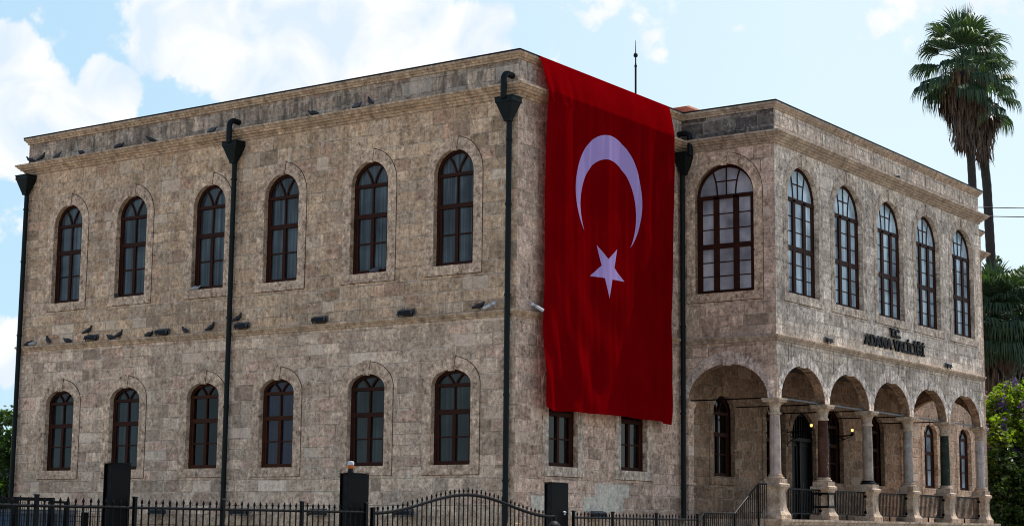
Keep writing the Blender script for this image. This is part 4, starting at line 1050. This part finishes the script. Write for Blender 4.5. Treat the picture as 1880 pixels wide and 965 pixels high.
# ------------------------------------------------------------------ person in the street (only the hair shows over the lower edge of the picture)
def person():
    t = thing("person", "person with dark hair in the street before the pillar with the door handle", "person", (14.5, -19.6, 0), R(110))
    J = {'pel': (0, 0, .96, .15), 'che': (0, 0, 1.30, .155), 'nek': (0, 0, 1.48, .058), 'hd1': (.015, 0, 1.58, .082), 'hd2': (.01, 0, 1.67, .088), 'hd3': (0, 0, 1.715, .06)}
    for s_, k in ((1, 'l'), (-1, 'r')):
        J[k + 'hip'] = (0, s_ * .10, .90, .095); J[k + 'kne'] = (.02, s_ * .11, .50, .06); J[k + 'ank'] = (-.01, s_ * .115, .09, .04); J[k + 'toe'] = (.15, s_ * .13, .04, .035)
        J[k + 'sho'] = (0, s_ * .19, 1.42, .06); J[k + 'elb'] = (-.02, s_ * .235, 1.13, .043); J[k + 'wri'] = (.05, s_ * .24, .88, .03); J[k + 'pal'] = (.07, s_ * .235, .81, .034)
        for f_ in range(4): J[k + 'f%d' % f_] = (.045 + .02 * f_, s_ * .23, .73 + .006 * abs(f_ - 1.5), .009); J[k + 'g%d' % f_] = (.05 + .022 * f_, s_ * .225, .695 + .01 * abs(f_ - 1.5), .008)
        J[k + 'th'] = (.11, s_ * .225, .78, .010); J[k + 'th2'] = (.125, s_ * .222, .745, .009)
    E_ = [('pel', 'che'), ('che', 'nek'), ('nek', 'hd1'), ('hd1', 'hd2'), ('hd2', 'hd3')]
    for k in 'lr':
        E_ += [('pel', k + 'hip'), (k + 'hip', k + 'kne'), (k + 'kne', k + 'ank'), (k + 'ank', k + 'toe'), ('che', k + 'sho'), (k + 'sho', k + 'elb'), (k + 'elb', k + 'wri'), (k + 'wri', k + 'pal'), (k + 'pal', k + 'th'), (k + 'th', k + 'th2')]
        for f_ in range(4): E_ += [(k + 'pal', k + 'f%d' % f_), (k + 'f%d' % f_, k + 'g%d' % f_)]
    names = list(J); me = bpy.data.meshes.new("body"); me.from_pydata([J[n][:3] for n in names], [(names.index(a), names.index(b)) for a, b in E_], [])
    o = bpy.data.objects.new("body", me); COL.objects.link(o)
    md = o.modifiers.new("skin", 'SKIN'); sd = o.modifiers.new("sub", 'SUBSURF'); sd.levels = 1; sd.render_levels = 1
    for i, n in enumerate(names): me.skin_vertices[0].data[i].radius = (J[n][3],) * 2; me.skin_vertices[0].data[i].use_root = (n == 'pel')
    dg = bpy.context.evaluated_depsgraph_get(); dg.update(); me2 = bpy.data.meshes.new_from_object(o.evaluated_get(dg)); bpy.data.objects.remove(o)
    for m_ in (M['skin'], M['cloth'], M['shoe']): me2.materials.append(m_)
    me2.materials.clear()
    for m_ in (M['skin'], M['cloth'], M['shoe']): me2.materials.append(m_)
    for p_ in me2.polygons:
        z = p_.center.z; p_.use_smooth = True
        p_.material_index = 2 if z < .09 and abs(p_.center.y) < .2 else (1 if z < 1.46 and not (z < 1.1 and abs(p_.center.y) > .19) else 0)
    me2.name = "body"; o = bpy.data.objects.new("body", me2); COL.objects.link(o); o.parent = t
    h = MB(); n = 18; vs = []; fs = []
    for j in range(9):
        a = j / 8 * math.pi * .62; 
        for k in range(n):
            b_ = 2 * math.pi * k / n; w_ = 1 + .05 * math.sin(3 * b_ + j) + .03 * math.sin(7 * b_)
            vs.append((-.015 + .108 * math.sin(a) * math.cos(b_) * w_, .095 * math.sin(a) * math.sin(b_) * w_, 1.645 + .125 * math.cos(a)))
    for j in range(8):
        for k in range(n): p_, q_ = j * n + k, j * n + (k + 1) % n; fs.append((p_, q_, q_ + n, p_ + n))
    h.add(vs, fs); h.build("hair", M['hair'], t, smooth='all')
    f_ = MB(); f_.lathe([(.002, 1.60), (.012, 1.605), (.014, 1.62), (.006, 1.65)], .105, 0, 8); f_.build("nose", M['skin'], t, smooth='all')
    e_ = MB()
    for s_ in (-1, 1): e_.lathe([(.002, 1.642), (.012, 1.650), (.002, 1.658)], .088, s_ * .034, 8)
    e_.build("eyes", M['lens'], t)
person()

# ------------------------------------------------------------------ wires
for i, (zz, l) in enumerate(((17.74, "upper of the two thin wires crossing the sky beyond the porch"), (17.30, "lower of the two thin wires crossing the sky beyond the porch"))):
    q = MB(); pts = []
    for k in range(21):
        u = k / 20; pts.append((-14.5 + 32 * u, 36.0 + 22.6 * u, zz - 1.2 * 4 * u * (1 - u) * .25))
    q.tube(pts, .022, 6); tag(q.build("overhead_wire", M['lamp_dark']), l, "wire", "two overhead wires")

# ------------------------------------------------------------------ plants
def cards(name, P, S, mat, parent, elong=1.7, droop=0.0):
    """leaf-sized faces: one small folded kite per leaf, at points P with sizes S"""
    n = len(P); d = rng.normal(size=(n, 3)); d[:, 2] = d[:, 2] * .6 - droop; d /= np.linalg.norm(d, axis=1)[:, None]
    e = rng.normal(size=(n, 3)); e -= d * np.sum(d * e, 1)[:, None]; e /= np.linalg.norm(e, axis=1)[:, None]
    nn = np.cross(d, e); S = S[:, None]
    V = np.stack([P - d * S * elong * .5, P + e * S * .45 + nn * S * .12, P + d * S * elong * .5, P - e * S * .45 + nn * S * .12], 1).reshape(-1, 3)
    F = np.arange(n * 4).reshape(n, 4)
    me = bpy.data.meshes.new(name); me.vertices.add(n * 4); me.vertices.foreach_set('co', V.astype(np.float32).ravel())
    me.loops.add(n * 4); me.loops.foreach_set('vertex_index', F.astype(np.int32).ravel()); me.polygons.add(n)
    me.polygons.foreach_set('loop_start', np.arange(0, n * 4, 4, dtype=np.int32)); me.polygons.foreach_set('loop_total', np.full(n, 4, np.int32))
    me.materials.append(mat); me.update(); me.validate()
    o = bpy.data.objects.new(name, me); COL.objects.link(o); o.parent = parent; return o
def tree(name, label, cat, base, clumps, nleaf, size, mat, trunk_r=.2, group=None, blossom=None):
    """clumps: (x, y, z, radius) relative to the base; leaves gather on the shells of many small twigs' balls"""
    t = thing(name, label, cat, base, 0, group); mb = MB()
    zt = min(c[2] for c in clumps); top = Vector((0, 0, max(.6, zt)))
    mb.tube([(0, 0, 0), (.05, .03, top.z * .5), tuple(top)], [trunk_r, trunk_r * .8, trunk_r * .6], 10)
    for x, y, z, r_ in clumps:
        mid = Vector((x * .45, y * .45, top.z + (z - top.z) * .55)); mb.tube([tuple(top * .9), tuple(mid), (x, y, z)], [trunk_r * .5, trunk_r * .3, trunk_r * .1], 6)
    mb.build("trunk", M['bark_tree'], t, smooth='all')
    c = np.array(clumps); wgt = c[:, 3] ** 2; wgt = wgt / wgt.sum()
    ns = max(30, nleaf // 45); k = rng.choice(len(c), ns, p=wgt); dv = rng.normal(size=(ns, 3)); dv /= np.linalg.norm(dv, axis=1)[:, None]
    sub = c[k, :3] + dv * (c[k, 3] * rng.uniform(.45, 1.08, ns))[:, None] * np.array([1, 1, .85]); sr = c[k, 3] * rng.uniform(.12, .30, ns)
    j = rng.integers(0, ns, nleaf); q = rng.normal(size=(nleaf, 3)); q /= np.linalg.norm(q, axis=1)[:, None]
    P = sub[j] + q * (sr[j] * rng.uniform(.3, 1.0, nleaf) ** .6)[:, None]; P[:, 2] = np.maximum(P[:, 2], .1)
    cards("crown", P, size * rng.uniform(.7, 1.35, nleaf), mat, t)
    if blossom:
        nb, szb = blossom; kk = rng.choice(ns, nb); cen = sub[kk] + dv[kk] * (sr[kk] * .9)[:, None]; m = 46; jj = np.repeat(np.arange(nb), m)
        q = rng.normal(size=(nb * m, 3)) * np.array([.5, .5, 1.0]) * szb
        cards("blossom", cen[jj] + q + np.array([0, 0, szb]), .085 * rng.uniform(.8, 1.4, nb * m), M['blossom'], t)
    return t

def fan(mb, C, d, pet, L, n=26, spread=2.5, droop=.5, curl=0.0, mi=0):
    """one fan frond: petiole along d from C, then n blades with drooping tips"""
    d = Vector(d).normalized(); side = d.cross(Vector((0, 0, 1)))
    side = side.normalized() if side.length > 1e-3 else Vector((1, 0, 0)); upv = side.cross(d).normalized()
    tip = Vector(C) + d * pet + Vector((0, 0, -.10 * pet * pet))
    mb.tube([tuple(C), tuple(Vector(C) + d * pet * .55), tuple(tip)], [.035, .028, .022], 5, mi)
    for k in range(n):
        a = (k / (n - 1) - .5) * spread + random.uniform(-.03, .03); ln = L * (1 - .28 * abs(2 * k / (n - 1) - 1) ** 2) * random.uniform(.9, 1.06)
        w = d * math.cos(a) + side * math.sin(a) + upv * (.16 * math.cos(a * 1.2)); w.normalize()
        q = w.cross(upv).normalized(); wd = ln * spread / n * .36
        p0 = tip; p1 = tip + w * ln * .58 + Vector((0, 0, -droop * .10 * ln)); dr = Vector((0, 0, -1))
        p2 = p1 + (w * (1 - droop) + dr * droop).normalized() * ln * .26; p3 = p2 + (w * (1 - droop * 1.5) + dr * droop * 1.6).normalized() * ln * .22
        up_ = upv * wd * .5 * (1 if k % 2 else -1)
        vs = [p0, p1 - q * wd + up_, p1 + q * wd - up_, p2 - q * wd * .55, p2 + q * wd * .55, p3]
        mb.add([tuple(v) for v in vs], [(0, 1, 2), (1, 3, 4, 2), (3, 5, 4)], mi)
def palm(label, base, path, crown, nfr, rad, skirt, group, seed, rtr=.23, dead=500):
    random.seed(seed); t = thing("fan_palm", label, "palm tree", base, 0, group)
    B = Vector(base); m = MB(); pts = [tuple(Vector(p) - B) for p in path]; n = len(pts)
    ring = []
    for i in range(n - 1):
        a, b = Vector(pts[i]), Vector(pts[i + 1]); k = max(2, int((b - a).length / .25))
        for j in range(k): ring.append(tuple(a.lerp(b, j / k)))
    ring.append(pts[-1]); rr = [rtr * (1.18 - .30 * i / len(ring)) * (1 + .05 * (i % 2)) for i in range(len(ring))]
    m.tube(ring, rr, 12); m.build("trunk", M['bark'], t, smooth='all')
    C = Vector(crown) - B; m = MB(); gold = math.pi * (3 - math.sqrt(5))
    for k in range(nfr):
        u = (k + .5) / nfr; el = R(84 - 138 * u ** .85 + random.uniform(-7, 7)); az = k * gold + random.uniform(-.2, .2)
        d = Vector((math.cos(el) * math.cos(az), math.cos(el) * math.sin(az), math.sin(el)))
        fan(m, C + Vector((0, 0, .35 - .5 * u)), d, rad * random.uniform(.34, .54), rad * random.uniform(.48, .62), 30, random.uniform(2.0, 3.0), min(.95, .30 + .55 * u + random.uniform(-.1, .1)))
    m.build("crown", M['leaf_palm'], t, fix=False)
    m = MB(); top, length, w0, w1 = skirt
    for k in range(dead):
        u = random.random() ** .8; az = random.uniform(0, 2 * math.pi); r0 = (w0 + (w1 - w0) * u) * random.uniform(.45, 1.05)
        z = C.z + top - length * u; ln = random.uniform(.5, 1.15) * (1.1 - .3 * u); wd = random.uniform(.02, .055)
        a = Vector((r0 * math.cos(az) + C.x * 1.0, r0 * math.sin(az) + C.y, z)); tl = random.uniform(-.12, .22)
        o_ = Vector((math.cos(az), math.sin(az), 0)); s_ = Vector((-math.sin(az + random.uniform(-.8, .8)), math.cos(az + random.uniform(-.8, .8)), 0)) * wd
        b = a + o_ * tl * .6 + Vector((0, 0, -ln * .55)); c_ = b + o_ * tl * random.uniform(-1, .6) + Vector((random.uniform(-.06, .06), random.uniform(-.06, .06), -ln * .45))
        m.add([tuple(v) for v in (a - s_ * .5, a + s_ * .5, b + s_, b - s_, c_)], [(0, 1, 2, 3), (3, 2, 4)])
    for k in range(int(nfr * .5)):
        az = k * gold * 1.3; el = R(random.uniform(-78, -48)); d = Vector((math.cos(el) * math.cos(az), math.cos(el) * math.sin(az), math.sin(el)))
        fan(m, C + Vector((0, 0, -.1 - random.random() * .5)), d, rad * .42, rad * .40, 14, 1.6, .95)
    m.build("dead_fronds", M['leaf_dead'], t, fix=False); return t
gp = "tall fan palms behind the building"
palm("tall fan palm in front of the other, its trunk meeting the roof line", (-1.9, 40.3, 0), [(-1.9, 40.3, 0), (-2.1, 40.2, 14.2), (-1.95, 39.7, 17.7), (-1.85, 39.15, 21.3), (-1.93, 38.8, 23.0)], (-1.93, 38.75, 23.35), 36, 2.85, (-.1, 3.6, 1.30, .42), gp, 3, .20, 900)
palm("tall fan palm standing behind, its bare trunk dropping right of the porch", (-5.6, 50.2, 0), [(-5.6, 50.2, 0), (-5.23, 50.81, 12.34), (-5.01, 50.28, 16.02), (-4.89, 49.69, 19.7), (-4.92, 49.25, 21.97), (-4.83, 49.0, 23.67)], (-4.77, 48.84, 24.71), 28, 2.7, (-.2, 3.3, .95, .45), gp, 5, .25, 620)
palm("shorter green fan palm with drooping fronds beyond the porch end", (-3.0, 45.0, 0), [(-3.0, 45.0, 0), (-2.95, 44.8, 6), (-2.80, 44.6, 11.8)], (-2.78, 44.6, 12.0), 92, 2.8, (-1.1, 3.4, 1.25, .8), "shorter fan palm", 9, .24, 420)

tree("flowering_tree", "bright lime green tree with violet flower spikes beyond the porch end", "tree", (-.45, 39.3, 0),
     [(.3, .3, 7.1, 1.3), (1.2, .9, 7.0, 1.2), (-.9, -.3, 6.4, 1.2), (2.0, 1.6, 6.4, 1.3), (.3, -.5, 5.7, 1.3), (-.7, .6, 5.2, 1.1), (1.4, .2, 5.2, 1.2), (1.2, 1.4, 8.1, .6), (-.2, .9, 7.9, .6)], 24000, .13, M['leaf_lime'], .16, None, (110, .19))
tree("broadleaf_tree", "glossy dark green tree below the violet flowering one by the porch", "tree", (.25, 36.9, 0),
     [(-.3, .4, 4.6, 1.0), (.5, .6, 4.2, 1.1), (.2, .2, 3.4, 1.2), (1.2, 1.0, 3.2, 1.2), (-.2, -.2, 2.3, 1.1), (.9, .2, 1.8, 1.2), (1.9, 1.4, 2.2, 1.2), (1.6, .8, 1.0, 1.1)], 26000, .12, M['leaf_gloss'], .14, "dark trees right of the porch")
for i, (x, y, h, r_, l) in enumerate(((-7.6, 57.5, 17.3, 2.2, "tallest dark tree just right of the porch end behind the shorter palm"), (-5.5, 57.8, 16.9, 2.6, "round topped dark tree behind the shorter palm at the right edge"),
                                      (-6.2, 54.0, 12.4, 2.5, "dense dark tree behind the shorter palm's trunk"), (-4.2, 52.0, 9.6, 2.6, "dense dark tree behind the violet flowering tree at the right edge"), (-2.6, 48.5, 6.2, 2.5, "dark green tree low at the right edge of the picture"), (-4.8, 50.5, 7.0, 2.3, "dark leafy tree low beside the last porch column"))):
    random.seed(40 + i)
    cl = [(random.uniform(-1, 1) * r_ * .75, random.uniform(-1, 1) * r_ * .6, max(1.2, h - r_ * .9 - (h - 2.2) * k / 13), r_ * random.uniform(.5, .72)) for k in range(14)] + [(0, 0, h - r_ * .8, r_ * .7), (-r_ * .5, .3, h - r_ * .9, r_ * .5)]
    tree("broadleaf_tree", l, "tree", (x, y, 0), cl, 26000, .17, M['leaf_dark'], .3, "dark trees right of the porch")
random.seed(77)
tree("broadleaf_tree", "green tree beyond the left end of the facade, light showing through its top", "tree", (-26.4, 4.5, 0),
     [(0, 0, 5.0, 1.4), (-1.3, .5, 4.4, 1.5), (1.0, .2, 4.2, 1.2), (-.6, -.4, 3.0, 1.6), (.8, .4, 2.8, 1.4), (-1.8, 1, 2.6, 1.6), (.3, 0, 1.6, 1.5), (1.4, .3, 5.3, .7), (-2.6, .6, 3.6, 1.5)], 13000, .14, M['leaf_mid'], .2)
tree("broadleaf_tree", "dark shrub at the foot of the left tree beyond the facade", "tree", (-25.2, 3.6, 0),
     [(0, 0, 1.6, 1.1), (.8, .4, 2.0, 1.0), (-1.0, .3, 1.9, 1.2), (-2.2, .4, 2.2, 1.3), (.2, .2, 2.8, .9)], 7000, .12, M['leaf_dark'], .1)
